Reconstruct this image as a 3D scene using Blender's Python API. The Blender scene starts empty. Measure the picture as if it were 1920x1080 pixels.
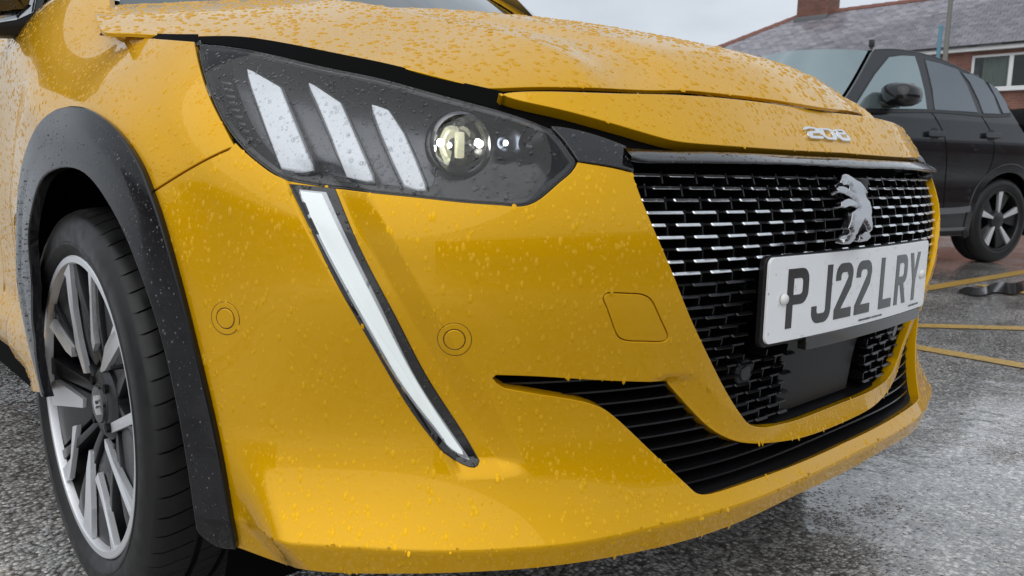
import bpy, bmesh, math, random
import numpy as np
from math import sin, cos, pi, radians, degrees, atan2, sqrt
from mathutils import Vector, Matrix
from mathutils.geometry import delaunay_2d_cdt

random.seed(7); np.random.seed(7)
SC = bpy.context.scene
COL = SC.collection

# ------------------------------------------------------------------ camera, sky, sun, exposure
CAM_LOC = np.array([-1.192, -.5038, .6885])
CAM_YAW, CAM_PITCH, CAM_ROLL, FPX = .7515, -.1477, .0235, 1515.56      # focal length in pixels of a 1920 wide picture
_fw = np.array([sin(CAM_YAW)*cos(CAM_PITCH), cos(CAM_YAW)*cos(CAM_PITCH), sin(CAM_PITCH)])
_rt = np.array([cos(CAM_YAW), -sin(CAM_YAW), 0.]); _up = np.cross(_rt, _fw)
RT = _rt*cos(CAM_ROLL)+_up*sin(CAM_ROLL); UP = -_rt*sin(CAM_ROLL)+_up*cos(CAM_ROLL); FW = _fw
cd = bpy.data.cameras.new('camera'); cam = bpy.data.objects.new('camera', cd); COL.objects.link(cam)
cd.sensor_width = 36; cd.lens = FPX/1920*36; cd.clip_start = .02; cd.clip_end = 600
M = Matrix(((RT[0], UP[0], -FW[0], CAM_LOC[0]), (RT[1], UP[1], -FW[1], CAM_LOC[1]), (RT[2], UP[2], -FW[2], CAM_LOC[2]), (0, 0, 0, 1)))
cam.matrix_world = M
cd.dof.use_dof = True; cd.dof.focus_distance = 1.15; cd.dof.aperture_fstop = 14
SC.camera = cam
SC.view_settings.view_transform = 'Standard'; SC.view_settings.look = 'None'
SC.view_settings.exposure = 0.5; SC.view_settings.gamma = 1
SC.cycles.use_denoising = True
SC.cycles.max_bounces = 10; SC.cycles.transparent_max_bounces = 12; SC.cycles.glossy_bounces = 6
SC.cycles.sample_clamp_indirect = 6

SUN_EL, SUN_AZ = radians(48), radians(248)
world = bpy.data.worlds.new('World'); SC.world = world; world.use_nodes = True
nt = world.node_tree; nt.nodes.clear()
def wn(t, **kw):
    n = nt.nodes.new(t)
    for k, v in kw.items(): setattr(n, k, v)
    return n
out = wn('ShaderNodeOutputWorld'); bg = wn('ShaderNodeBackground'); bg.inputs['Strength'].default_value = .1
sky = wn('ShaderNodeTexSky', sky_type='NISHITA', sun_disc=False, sun_elevation=SUN_EL, sun_rotation=SUN_AZ, dust_density=3.0, air_density=1.0)
hs = wn('ShaderNodeHueSaturation'); hs.inputs['Saturation'].default_value = .35; hs.inputs['Value'].default_value = 1.0
nt.links.new(sky.outputs[0], hs.inputs['Color'])
tc = wn('ShaderNodeTexCoord'); mp = wn('ShaderNodeMapping'); mp.inputs['Scale'].default_value = (1, 1, 2.2)
nz = wn('ShaderNodeTexNoise'); nz.inputs['Scale'].default_value = 2.3; nz.inputs['Detail'].default_value = 6; nz.inputs['Roughness'].default_value = .55
rp = wn('ShaderNodeValToRGB'); rp.color_ramp.elements[0].position = .32; rp.color_ramp.elements[0].color = (4.0, 4.4, 4.9, 1)
rp.color_ramp.elements[1].position = .68; rp.color_ramp.elements[1].color = (6.2, 6.6, 7.1, 1)
nt.links.new(tc.outputs['Generated'], mp.inputs[0]); nt.links.new(mp.outputs[0], nz.inputs['Vector']); nt.links.new(nz.outputs[0], rp.inputs[0])
mx = wn('ShaderNodeMix', data_type='RGBA'); mx.inputs[0].default_value = .88
nt.links.new(hs.outputs[0], mx.inputs['A']); nt.links.new(rp.outputs[0], mx.inputs['B'])
nt.links.new(mx.outputs['Result'], bg.inputs[0]); nt.links.new(bg.outputs[0], out.inputs[0])

sd = bpy.data.lights.new('sun', 'SUN'); sd.energy = .8; sd.angle = radians(85); sd.color = (1, .97, .93)
sun = bpy.data.objects.new('sun', sd); COL.objects.link(sun)
sdir = Vector((sin(SUN_AZ)*cos(SUN_EL), cos(SUN_AZ)*cos(SUN_EL), sin(SUN_EL)))
sun.rotation_euler = sdir.to_track_quat('Z', 'Y').to_euler(); sun.location = (0, 0, 20)

# ------------------------------------------------------------------ maths
def proj(P):
    d = np.asarray(P)-CAM_LOC; z = d@FW
    return np.stack([960+FPX*(d@RT)/z, 540-FPX*(d@UP)/z], -1)
def ray(u, v): return FW+RT*(u-960)/FPX-UP*(v-540)/FPX
def on_plane(u, v, axis, val):
    d = ray(u, v); return CAM_LOC+d*((val-CAM_LOC[axis])/d[axis])
def ss(a, b, x):
    t = np.clip((x-a)/(b-a), 0, 1); return t*t*(3-2*t)
def spline(t, y):
    t = np.asarray(t, float); y = np.asarray(y, float); n = len(t); h = np.diff(t)
    A = np.zeros((n, n)); b = np.zeros((n,)+y.shape[1:]); A[0, 0] = A[-1, -1] = 1
    for i in range(1, n-1):
        A[i, i-1] = h[i-1]; A[i, i] = 2*(h[i-1]+h[i]); A[i, i+1] = h[i]
        b[i] = 6*((y[i+1]-y[i])/h[i]-(y[i]-y[i-1])/h[i-1])
    m = np.linalg.solve(A, b)
    def f(x):
        x = np.asarray(x, float); i = np.clip(np.searchsorted(t, x)-1, 0, n-2)
        a = (t[i+1]-x)/h[i]; c = (x-t[i])/h[i]; hh = h[i]
        if y.ndim > 1: a, c, hh = a[..., None], c[..., None], hh[..., None]
        return a*y[i]+c*y[i+1]+((a**3-a)*m[i]+(c**3-c)*m[i+1])*hh*hh/6
    return f
def smooth_px(pts, step=14):
    """smooth curve through picture points, resampled"""
    p = np.array(pts, float); d = np.hypot(*np.diff(p, axis=0).T); t = np.concatenate([[0], np.cumsum(np.sqrt(d)*np.sqrt(d.mean()))])
    n = max(2, int(d.sum()/step)+1)
    if len(p) == 2: return np.array([p[0]+(p[1]-p[0])*k for k in np.linspace(0, 1, n)])
    return spline(t, p)(np.linspace(0, t[-1], n))
class Picker:
    """a picture point -> parameters of a surface of known position"""
    def __init__(S, surf, A, B):
        S.surf = surf; S.a, S.b = np.meshgrid(A, B, indexing='ij'); P = surf(S.a, S.b); S.uv = proj(P)
        N = np.cross(np.gradient(P, axis=0), np.gradient(P, axis=1)); S.ok = (N*(P-CAM_LOC)).sum(-1) < 0
    def __call__(S, u, v):
        d = ((S.uv-np.array([u, v]))**2).sum(-1); d = np.where(S.ok, d, 1e9)
        i = np.unravel_index(d.argmin(), d.shape); q = np.array([S.a[i], S.b[i]]); q0 = q.copy(); tgt = np.array([u, v]); e = 2e-4
        best, be = q, sqrt(d[i])
        for k in range(25):
            f0 = proj(S.surf(q[0], q[1])); r = tgt-f0; er = np.abs(r).max()
            if er < be: best, be = q, er
            if er < .03: break
            J = np.stack([(proj(S.surf(q[0]+e, q[1]))-f0)/e, (proj(S.surf(q[0], q[1]+e))-f0)/e], -1)
            try: st = np.linalg.solve(J, r)
            except Exception: break
            m = np.abs(st).max(); q = q+st*(min(1, .012/m) if m > 0 else 1)
        return best
    def path(S, *segs, step=14):
        """segments of picture points, each smooth, joined at corners"""
        o = []
        for s in segs:
            c = smooth_px(s, step)
            if o and np.hypot(*(c[0]-o[-1])) < 2: c = c[1:]
            o += list(c)
        return np.array([S(u, v) for u, v in o])

# ------------------------------------------------------------------ materials
def mat(name, base=(.5, .5, .5), rough=.5, metal=0., coat=0., coat_rough=.03, spec=.5, emit=None, emit_s=0., build=None):
    m = bpy.data.materials.new(name); m.use_nodes = True; b = m.node_tree.nodes['Principled BSDF']
    b.inputs['Base Color'].default_value = (*base, 1); b.inputs['Roughness'].default_value = rough; b.inputs['Metallic'].default_value = metal
    b.inputs['Coat Weight'].default_value = coat; b.inputs['Coat Roughness'].default_value = coat_rough; b.inputs['Specular IOR Level'].default_value = spec
    if emit: b.inputs['Emission Color'].default_value = (*emit, 1); b.inputs['Emission Strength'].default_value = emit_s
    if build: build(m.node_tree, b)
    return m
def N(t, typ, **kw):
    n = t.nodes.new(typ)
    for k, v in kw.items():
        if k.startswith('i_'): n.inputs[k[2:].replace('_', ' ')].default_value = v
        else: setattr(n, k, v)
    return n
def coords(t, scale=None):
    c = N(t, 'ShaderNodeTexCoord')
    if scale is None: return c.outputs['Object']
    m = N(t, 'ShaderNodeMapping'); m.inputs['Scale'].default_value = scale; t.links.new(c.outputs['Object'], m.inputs[0]); return m.outputs[0]
def math_n(t, op, a, b=None):
    n = N(t, 'ShaderNodeMath', operation=op)
    for i, x in enumerate((a, b)):
        if x is None: continue
        if isinstance(x, (int, float)): n.inputs[i].default_value = x
        else: t.links.new(x, n.inputs[i])
    return n.outputs[0]
def ramp(t, fac, *stops):
    r = N(t, 'ShaderNodeValToRGB'); e = r.color_ramp.elements
    while len(e) < len(stops): e.new(.5)
    for k, (p, c) in zip(e, stops): k.position = p; k.color = (*c, 1) if len(c) == 3 else c
    t.links.new(fac, r.inputs[0]); return r.outputs[0]
def droplets(t, scale, size, strength, dist=.001, vec=None, target=None, inputs=('Normal', 'Coat Normal')):
    """beads of rain too small to be modelled: rounded bumps of random size"""
    v = N(t, 'ShaderNodeTexVoronoi', feature='F1'); v.inputs['Scale'].default_value = scale
    t.links.new(vec or coords(t), v.inputs['Vector'])
    sep = N(t, 'ShaderNodeSeparateColor'); t.links.new(v.outputs['Color'], sep.inputs[0])
    rad = math_n(t, 'MULTIPLY', math_n(t, 'POWER', sep.outputs[0], 2.2), size)
    q = math_n(t, 'DIVIDE', v.outputs['Distance'], math_n(t, 'MAXIMUM', rad, .02))
    h = math_n(t, 'SUBTRACT', 1., math_n(t, 'MULTIPLY', q, q)); h = math_n(t, 'MAXIMUM', h, 0.); h = math_n(t, 'SQRT', h)
    h = math_n(t, 'MULTIPLY', h, rad)
    b = N(t, 'ShaderNodeBump'); b.inputs['Strength'].default_value = strength; b.inputs['Distance'].default_value = dist
    t.links.new(h, b.inputs['Height'])
    for i in inputs: t.links.new(b.outputs[0], target.inputs[i])
    return b
def m_paint(t, b):
    # clear lacquer over pigment: a mirror layer that is warm face-on and colourless at grazing angles
    fr = N(t, 'ShaderNodeFresnel'); fr.inputs['IOR'].default_value = 1.66
    gl = N(t, 'ShaderNodeBsdfGlossy'); gl.inputs['Roughness'].default_value = .008
    t.links.new(ramp(t, fr.outputs[0], (.055, (1, .74, .24)), (.11, (1, .97, .92))), gl.inputs['Color'])
    d = droplets(t, 210, .5, .22, .004, target=gl, inputs=('Normal',)); t.links.new(d.outputs[0], fr.inputs['Normal'])
    ms = N(t, 'ShaderNodeMixShader'); o = t.nodes['Material Output']
    t.links.new(fr.outputs[0], ms.inputs[0]); t.links.new(b.outputs[0], ms.inputs[1]); t.links.new(gl.outputs[0], ms.inputs[2]); t.links.new(ms.outputs[0], o.inputs['Surface'])
YEL = (.73, .385, .0008)
PAINT = mat('yellow_paint', YEL, .5, .38, 0., .015, .02, build=m_paint)
def m_ydrop(t, b):
    a = N(t, 'ShaderNodeAttribute', attribute_name='pn'); t.links.new(a.outputs['Vector'], b.inputs['Normal'])
    fr = N(t, 'ShaderNodeFresnel'); fr.inputs['IOR'].default_value = 1.45; gl = N(t, 'ShaderNodeBsdfGlossy'); gl.inputs['Roughness'].default_value = .0
    t.links.new(ramp(t, fr.outputs[0], (.035, (1, .86, .5)), (.14, (1, .98, .94))), gl.inputs['Color'])
    ms = N(t, 'ShaderNodeMixShader'); o = t.nodes['Material Output']
    t.links.new(fr.outputs[0], ms.inputs[0]); t.links.new(b.outputs[0], ms.inputs[1]); t.links.new(gl.outputs[0], ms.inputs[2]); t.links.new(ms.outputs[0], o.inputs['Surface'])
DROPY = mat('rain_on_yellow', (.86, .462, .003), .45, .38, 0., .0, .02, build=m_ydrop)  # brighter than the paint, standing in for sky light focused by the drops
DROPH = mat('rain_on_bonnet', (.78, .395, .001), .45, .5, 0., .0, .02, build=m_ydrop)
def m_bdrop(t, b): droplets(t, 190, .5, .7, .004, target=b)
GLOSSB = mat('gloss_black', (.006, .006, .007), .08, 0., .6, .03, build=m_bdrop)
DROPB = mat('rain_on_black', (.006, .006, .007), .03, 0., 1., .01)
def m_sat(t, b):
    n = N(t, 'ShaderNodeTexNoise'); n.inputs['Scale'].default_value = 900; t.links.new(coords(t), n.inputs['Vector'])
    bp = N(t, 'ShaderNodeBump'); bp.inputs['Strength'].default_value = .25; bp.inputs['Distance'].default_value = .0006
    t.links.new(n.outputs[0], bp.inputs['Height']); t.links.new(bp.outputs[0], b.inputs['Normal'])
SATIN = mat('satin_black_plastic', (.009, .009, .010), .42, spec=.3, build=m_sat)
ARCHM = mat('wet_arch_plastic', (.005, .005, .0065), .3, 0., .5, .03, spec=.15, build=lambda t, b: droplets(t, 190, .5, .3, .003, target=b, inputs=('Coat Normal',)))
DARK = mat('dark_cavity', (.002, .002, .002), .8, spec=.08)
CHROME = mat('chrome', (.78, .79, .8), .09, 1.)
DCHROME = mat('smoked_chrome', (.2, .2, .205), .2, 1.)
def m_rubber(t, b):
    n = N(t, 'ShaderNodeTexNoise'); n.inputs['Scale'].default_value = 40; n.inputs['Detail'].default_value = 8; t.links.new(coords(t), n.inputs['Vector'])
    t.links.new(ramp(t, n.outputs[0], (.35, (.005, .005, .0055)), (.7, (.012, .0118, .0115))), b.inputs['Base Color'])
    t.links.new(ramp(t, n.outputs[0], (.35, (.36,)*3), (.7, (.55,)*3)), b.inputs['Roughness'])
RUBBER = mat('wet_tyre_rubber', (.015, .015, .016), .45, spec=.4, build=m_rubber)
def m_alloy(t, b): droplets(t, 330, .5, .3, .003, target=b, inputs=('Normal',))
ALLOY = mat('machined_alloy', (.80, .81, .83), .42, .7, build=m_alloy)
ALLOYD = mat('dark_grey_alloy', (.017, .0175, .0195), .38, .0, .1, .15, build=m_alloy)
HUBM = mat('brake_dark', (.007, .007, .007), .6, .0, spec=.2)
STEEL = mat('brake_steel', (.09, .085, .08), .4, .9)
PLATEW = mat('plate_white', (.92, .93, .94), .35, 0., .5, .06, build=lambda t, b: droplets(t, 230, .5, .5, .003, target=b, inputs=('Coat Normal',)))
PLATEK = mat('plate_black', (.012, .011, .010), .25, 0., .4, .08)
def lens_mat(name, tint=(1, 1, 1), ior=1.5, rough=.015, bump=True):
    m = bpy.data.materials.new(name); m.use_nodes = True; t = m.node_tree; t.nodes.clear()
    o = N(t, 'ShaderNodeOutputMaterial'); mx = N(t, 'ShaderNodeMixShader'); fr = N(t, 'ShaderNodeFresnel'); fr.inputs['IOR'].default_value = ior
    tr = N(t, 'ShaderNodeBsdfTransparent'); tr.inputs[0].default_value = (*tint, 1); gl = N(t, 'ShaderNodeBsdfGlossy'); gl.inputs['Roughness'].default_value = rough
    t.links.new(fr.outputs[0], mx.inputs[0]); t.links.new(tr.outputs[0], mx.inputs[1]); t.links.new(gl.outputs[0], mx.inputs[2]); t.links.new(mx.outputs[0], o.inputs[0])
    if bump:
        v = N(t, 'ShaderNodeBump'); v.inputs['Strength'].default_value = .3
        class T: pass
        d = droplets(t, 190, .5, .8, .004, target=gl, inputs=('Normal',)); t.links.new(d.outputs[0], fr.inputs['Normal'])
    return m
LENS = lens_mat('headlight_lens', (.93, .94, .95))
DROPC = lens_mat('clear_raindrop', (.80, .81, .82), 1.6, .0, False)
GLASS = lens_mat('car_glass', (.30, .33, .33), 1.5, .01)
CLAW = mat('light_guide_white', (.72, .74, .78), .3, 0., .4, .1, emit=(.9, .95, 1), emit_s=.22)
FANG = mat('running_light_white', (.70, .73, .74), .22, 0., .6, .05, emit=(.9, 1, .97), emit_s=.20)
FANGG = mat('running_light_reflector', (.42, .44, .46), .18, .5, .6, .05)
LEDM = mat('headlamp_led', (1, 1, 1), .3, emit=(1, .97, .9), emit_s=7)
LENS2 = lens_mat('projector_glass', (.92, .93, .9), 1.7, .0, False)
LEDS = mat('small_led', (1, 1, 1), .3, emit=(.75, .85, 1), emit_s=3)
SLATC = mat('slat_chrome', (.80, .81, .83), .14, 1., build=lambda t, b: droplets(t, 420, .5, .3, .002, target=b, inputs=('Normal',)))
SLATK = mat('slat_black_gloss', (.06, .06, .064), .28, 1.)
SATINB = mat('lattice_black', (.006, .006, .007), .25, spec=.35)
GLOSSP = mat('sensor_gloss', (.01, .01, .011), .15)
CAPW = mat('white_plastic_cap', (.78, .78, .76), .3)
CHROME2 = mat('emblem_chrome', (.46, .46, .475), .08, 1.)
BLADEM = mat('blade_black', (.007, .007, .008), .22)
SHUT = mat('pale_yellow_glow', (.75, .72, .45), .2, .3, emit=(1, .95, .7), emit_s=.35)  # emission stands in for lamp light falling on the shutter
SCREEN = mat('screen_glass', (.05, .065, .065), .05, 0., .8, .02)
HOUSE_G = mat('headlamp_bezel_sheen_grey', (.15, .155, .168), .3, .5)  # dark bezel grey, lifted to stand in for sky sheen on the lens
HOUSE_B = mat('headlamp_bezel_black', (.012, .012, .013), .25, 0., .4)

# ------------------------------------------------------------------ object helpers
def prop(o, label=None, cat=None, group=None, kind=None):
    for k, v in (('label', label), ('category', cat), ('group', group), ('kind', kind)):
        if v: o[k] = v
    return o
def link(name, me, m=None, parent=None):
    o = bpy.data.objects.new(name, me); COL.objects.link(o)
    if m is not None and me is not None and not me.materials:
        for x in (m if isinstance(m, (list, tuple)) else [m]): me.materials.append(x)
    if parent is not None: o.parent = parent
    return o
def empty(name, loc=(0, 0, 0), rz=0):
    o = bpy.data.objects.new(name, None); COL.objects.link(o); o.location = loc; o.rotation_euler = (0, 0, rz); o.empty_display_size = .1; return o
def mesh(name, verts, faces, smooth=False, normals=None):
    me = bpy.data.meshes.new(name); me.from_pydata([tuple(map(float, v)) for v in verts], [], [tuple(map(int, f)) for f in faces]); me.update()
    if smooth or normals is not None: me.polygons.foreach_set('use_smooth', [True]*len(me.polygons))
    if normals is not None: me.normals_split_custom_set_from_vertices([tuple(map(float, n)) for n in normals])
    return me
class MB:
    """collects simple solids into one mesh"""
    def __init__(S): S.v = []; S.f = []
    def add(S, v, f):
        k = len(S.v); S.v += [tuple(p) for p in v]; S.f += [tuple(i+k for i in q) for q in f]; return S
    def box(S, c, size, R=None):
        c = np.array(c, float); h = np.array(size, float)/2
        P = np.array([[x, y, z] for x in (-1, 1) for y in (-1, 1) for z in (-1, 1)])*h
        if R is not None: P = P@np.array(R).T
        return S.add(P+c, [(0, 1, 3, 2), (4, 6, 7, 5), (0, 4, 5, 1), (2, 3, 7, 6), (0, 2, 6, 4), (1, 5, 7, 3)])
    def bar(S, a, b, w, h, up=(0, 0, 1)):
        a, b = np.array(a, float), np.array(b, float); d = b-a; L = np.linalg.norm(d); x = d/L; up = np.array(up, float)
        y = np.cross(up, x); y /= np.linalg.norm(y); z = np.cross(x, y)
        return S.box((a+b)/2, (L, w, h), np.stack([x, y, z], 1))
    def tube(S, a, b, r0, r1=None, n=16, cap=True):
        a, b = np.array(a, float), np.array(b, float); r1 = r0 if r1 is None else r1; x = (b-a)/np.linalg.norm(b-a)
        y = np.cross(x, [0, 0, 1] if abs(x[2]) < .9 else [1, 0, 0]); y /= np.linalg.norm(y); z = np.cross(x, y)
        v = [p+r*(cos(t)*y+sin(t)*z) for p, r in ((a, r0), (b, r1)) for t in np.linspace(0, 2*pi, n+1)[:-1]]
        f = [(i, (i+1) % n, n+(i+1) % n, n+i) for i in range(n)]
        if cap: f += [tuple(range(n))[::-1], tuple(range(n, 2*n))]
        return S.add(v, f)
    def lathe(S, prof, c, ax, n=32, closed=False):
        """prof: list of (axial, radius)"""
        c = np.array(c, float); x = np.array(ax, float); x /= np.linalg.norm(x)
        y = np.cross(x, [0, 0, 1] if abs(x[2]) < .9 else [1, 0, 0]); y /= np.linalg.norm(y); z = np.cross(x, y); m = len(prof)
        v = [c+x*a+r*(cos(t)*y+sin(t)*z) for t in np.linspace(0, 2*pi, n+1)[:-1] for a, r in prof]
        f = [(i*m+j, i*m+(j+1) % m, ((i+1) % n)*m+(j+1) % m, ((i+1) % n)*m+j) for i in range(n) for j in range(m if closed else m-1)]
        return S.add(v, f)
    def build(S, name, m, parent=None, smooth=False, bevel=0, angle=35):
        me = mesh(name, S.v, S.f)
        bm = bmesh.new(); bm.from_mesh(me)
        bmesh.ops.recalc_face_normals(bm, faces=bm.faces)
        if bevel: bmesh.ops.bevel(bm, geom=[e for e in bm.edges if len(e.link_faces) == 2 and e.calc_face_angle() > .5], offset=bevel, segments=2, affect='EDGES', profile=.6)
        bm.to_mesh(me); bm.free()
        if smooth or bevel:
            me.polygons.foreach_set('use_smooth', [True]*len(me.polygons)); me.set_sharp_from_angle(angle=radians(angle))
        return link(name, me, m, parent)

def in_poly(P, poly):
    x, y = P[:, 0][:, None], P[:, 1][:, None]; a = poly; b = np.roll(poly, -1, 0)
    c = (a[:, 1] > y) != (b[:, 1] > y)
    with np.errstate(divide='ignore', invalid='ignore'):
        xi = a[:, 0]+(y-a[:, 1])*(b[:, 0]-a[:, 0])/(b[:, 1]-a[:, 1])
    return (c & (x < xi)).sum(1) % 2 == 1
def in_poly_big(P, poly):
    return np.concatenate([in_poly(P[i:i+4000], poly) for i in range(0, len(P), 4000)]) if len(P) else np.zeros(0, bool)
def resample(poly, step, closed=True):
    p = np.asarray(poly, float); q = np.vstack([p, p[:1]]) if closed else p
    o = []
    for a, b in zip(q[:-1], q[1:]):
        n = max(1, int(np.hypot(*(b-a))/step)); o += [a+(b-a)*k/n for k in range(n)]
    return np.array(o)
def surf_normal(surf, a, b, e=1.5e-3):
    n = np.cross(surf(a+e, b)-surf(a-e, b), surf(a, b+e)-surf(a, b-e)); return n/np.maximum(np.linalg.norm(n, axis=-1, keepdims=True), 1e-12)
SAMPLES = {}                                    # triangles of panels, for the rain
def panel(name, surf, outer, holes=(), res=.006, off=0., depth=.012, edge=.0012, material=None, parent=None, keep=None, bump=None):
    """a sheet of the surface inside an outline, with rounded edges turned in by depth"""
    outer = resample(outer, res*.8); holes = [resample(h, res*.8) for h in holes]
    lo, hi = outer.min(0), outer.max(0)
    gx = np.arange(lo[0], hi[0], res); gy = np.arange(lo[1], hi[1], res*.866)
    X, Y = np.meshgrid(gx, gy); X[1::2] += res/2; G = np.stack([X.ravel(), Y.ravel()], 1)
    k = in_poly_big(G, outer)
    for h in holes: k &= ~in_poly_big(G, h)
    G = G[k]
    B = np.vstack([outer]+holes)
    cell = {}
    for i, p in enumerate(np.floor(B/res).astype(int)): cell.setdefault((p[0], p[1]), []).append(i)
    keepm = np.ones(len(G), bool)
    for i, g in enumerate(G):
        c = np.floor(g/res).astype(int)
        for dx in (-1, 0, 1):
            for dy in (-1, 0, 1):
                L = cell.get((c[0]+dx, c[1]+dy))
                if L is not None and (((B[L]-g)**2).sum(1) < (.55*res)**2).any(): keepm[i] = False
    G = G[keepm]
    V = [Vector(p) for p in np.vstack([B, G])]; E = []; o = 0
    for L in [outer]+holes:
        n = len(L); E += [(o+i, o+(i+1) % n) for i in range(n)]; o += n
    vc, _, fc, _, _, _ = delaunay_2d_cdt(V, E, [], 0, 1e-7)
    q = np.array([tuple(v) for v in vc]); T = np.array([f[:3] for f in fc])
    cen = q[T].mean(1); k = in_poly_big(cen, outer)
    for h in holes: k &= ~in_poly_big(cen, h)
    T = T[k]
    a = q[T]; ar = (a[:, 1, 0]-a[:, 0, 0])*(a[:, 2, 1]-a[:, 0, 1])-(a[:, 1, 1]-a[:, 0, 1])*(a[:, 2, 0]-a[:, 0, 0])
    T[ar < 0] = T[ar < 0][:, ::-1]
    T = T[np.abs(ar) > 1e-11]
    used = np.unique(T); rm = -np.ones(len(q), int); rm[used] = np.arange(len(used)); q = q[used]; T = rm[T]
    P = surf(q[:, 0], q[:, 1]); Nn = surf_normal(surf, q[:, 0], q[:, 1])
    if bump is not None: P = P+Nn*bump(q[:, 0], q[:, 1])[:, None]
    P = P+Nn*off
    SAMPLES.setdefault(name, (P.copy(), T.copy(), Nn.copy()))
    ed = set()
    for t in T:
        for i in range(3):
            e = (t[i], t[(i+1) % 3])
            if (e[1], e[0]) in ed: ed.discard((e[1], e[0]))
            else: ed.add(e)
    verts = list(P); norms = list(Nn); faces = [tuple(t) for t in T]
    if depth:
        nxt = {}; prv = {}
        for x, y in ed: nxt[x] = y; prv[y] = x
        ring = {}
        for x in nxt:
            tv = P[nxt[x]]-P[prv.get(x, x)]; ov = np.cross(tv, Nn[x]); ov /= max(np.linalg.norm(ov), 1e-9)
            k = len(verts); ring[x] = k
            verts += [P[x]+ov*edge*.7-Nn[x]*edge*.3, P[x]+ov*edge-Nn[x]*edge, P[x]+ov*edge-Nn[x]*(edge+depth)]
            norms += [(Nn[x]+ov)/1.414, ov, ov]
        for x, y in ed:
            if x not in ring or y not in ring: continue
            a, b = ring[x], ring[y]
            faces += [(y, x, a, b), (b, a, a+1, b+1), (b+1, a+1, a+2, b+2)]
    me = mesh(name, verts, faces, True, norms)
    return link(name, me, material, parent)
# ------------------------------------------------------------------ ground
def m_asphalt(t, b):
    co = coords(t)
    v1 = N(t, 'ShaderNodeTexVoronoi', feature='F1'); v1.inputs['Scale'].default_value = 125; t.links.new(co, v1.inputs['Vector'])
    v2 = N(t, 'ShaderNodeTexVoronoi', feature='F1'); v2.inputs['Scale'].default_value = 260; t.links.new(co, v2.inputs['Vector'])
    big = N(t, 'ShaderNodeTexNoise'); big.inputs['Scale'].default_value = 2.1; big.inputs['Detail'].default_value = 5; t.links.new(co, big.inputs['Vector'])
    mid = N(t, 'ShaderNodeTexNoise'); mid.inputs['Scale'].default_value = 9; mid.inputs['Detail'].default_value = 6; t.links.new(co, mid.inputs['Vector'])
    sep = N(t, 'ShaderNodeSeparateColor'); t.links.new(v1.outputs['Color'], sep.inputs[0])
    stone = ramp(t, sep.outputs[0], (0., (.17, .166, .16)), (.4, (.33, .323, .312)), (.8, (.50, .49, .47)), (1., (.72, .70, .67)))
    gap = ramp(t, v1.outputs['Distance'], (.42, (1, 1, 1)), (.72, (.42, .41, .40)))
    mixc = N(t, 'ShaderNodeMix', data_type='RGBA', blend_type='MULTIPLY'); mixc.inputs[0].default_value = 1
    t.links.new(stone, mixc.inputs['A']); t.links.new(gap, mixc.inputs['B'])
    tint = N(t, 'ShaderNodeMix', data_type='RGBA', blend_type='MULTIPLY'); tint.inputs[0].default_value = 1
    t.links.new(mixc.outputs['Result'], tint.inputs['A']); t.links.new(ramp(t, mid.outputs[0], (.3, (.75, .74, .72)), (.7, (1.25, 1.22, 1.2))), tint.inputs['B'])
    t.links.new(tint.outputs['Result'], b.inputs['Base Color'])
    # water lying in the low places between the stones
    lvl = math_n(t, 'ADD', math_n(t, 'MULTIPLY', big.outputs[0], 1.15), math_n(t, 'MULTIPLY', mid.outputs[0], .35))
    wet = ramp(t, lvl, (.46, (0, 0, 0)), (.78, (1, 1, 1)))
    t.links.new(ramp(t, wet, (0., (.36,)*3), (1., (.10,)*3)), b.inputs['Roughness'])
    h1 = math_n(t, 'SUBTRACT', 1., math_n(t, 'POWER', v1.outputs['Distance'], 1.6))
    h1 = math_n(t, 'MULTIPLY', h1, math_n(t, 'ADD', .55, math_n(t, 'MULTIPLY', sep.outputs[1], .6)))
    h2 = math_n(t, 'MULTIPLY', math_n(t, 'SUBTRACT', 1., v2.outputs['Distance']), .25)
    h = math_n(t, 'ADD', h1, h2)
    fl = math_n(t, 'ADD', .30, math_n(t, 'MULTIPLY', wet, .62))
    h = math_n(t, 'MAXIMUM', h, fl)
    bp = N(t, 'ShaderNodeBump'); bp.inputs['Strength'].default_value = .85; bp.inputs['Distance'].default_value = .0045
    t.links.new(h, bp.inputs['Height']); t.links.new(bp.outputs[0], b.inputs['Normal'])
    b.inputs['Coat Weight'].default_value = 1.; b.inputs['Coat Roughness'].default_value = .10; t.links.new(bp.outputs[0], b.inputs['Coat Normal'])
ASPH = mat('wet_asphalt', (.05, .05, .05), .35, build=m_asphalt)
g = MB(); nx = 24
xs = np.concatenate([-np.geomspace(400, 6, 8), np.linspace(-4, 10, 15), np.geomspace(12, 400, 8)])
V = [(x, y, 0) for x in xs for y in xs]; n = len(xs)
g.add(V, [(i*n+j, (i+1)*n+j, (i+1)*n+j+1, i*n+j+1) for i in range(n-1) for j in range(n-1)])
prop(g.build('ground', ASPH), 'wet grey asphalt of the car park with coarse stones', 'ground', kind='structure')
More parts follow.
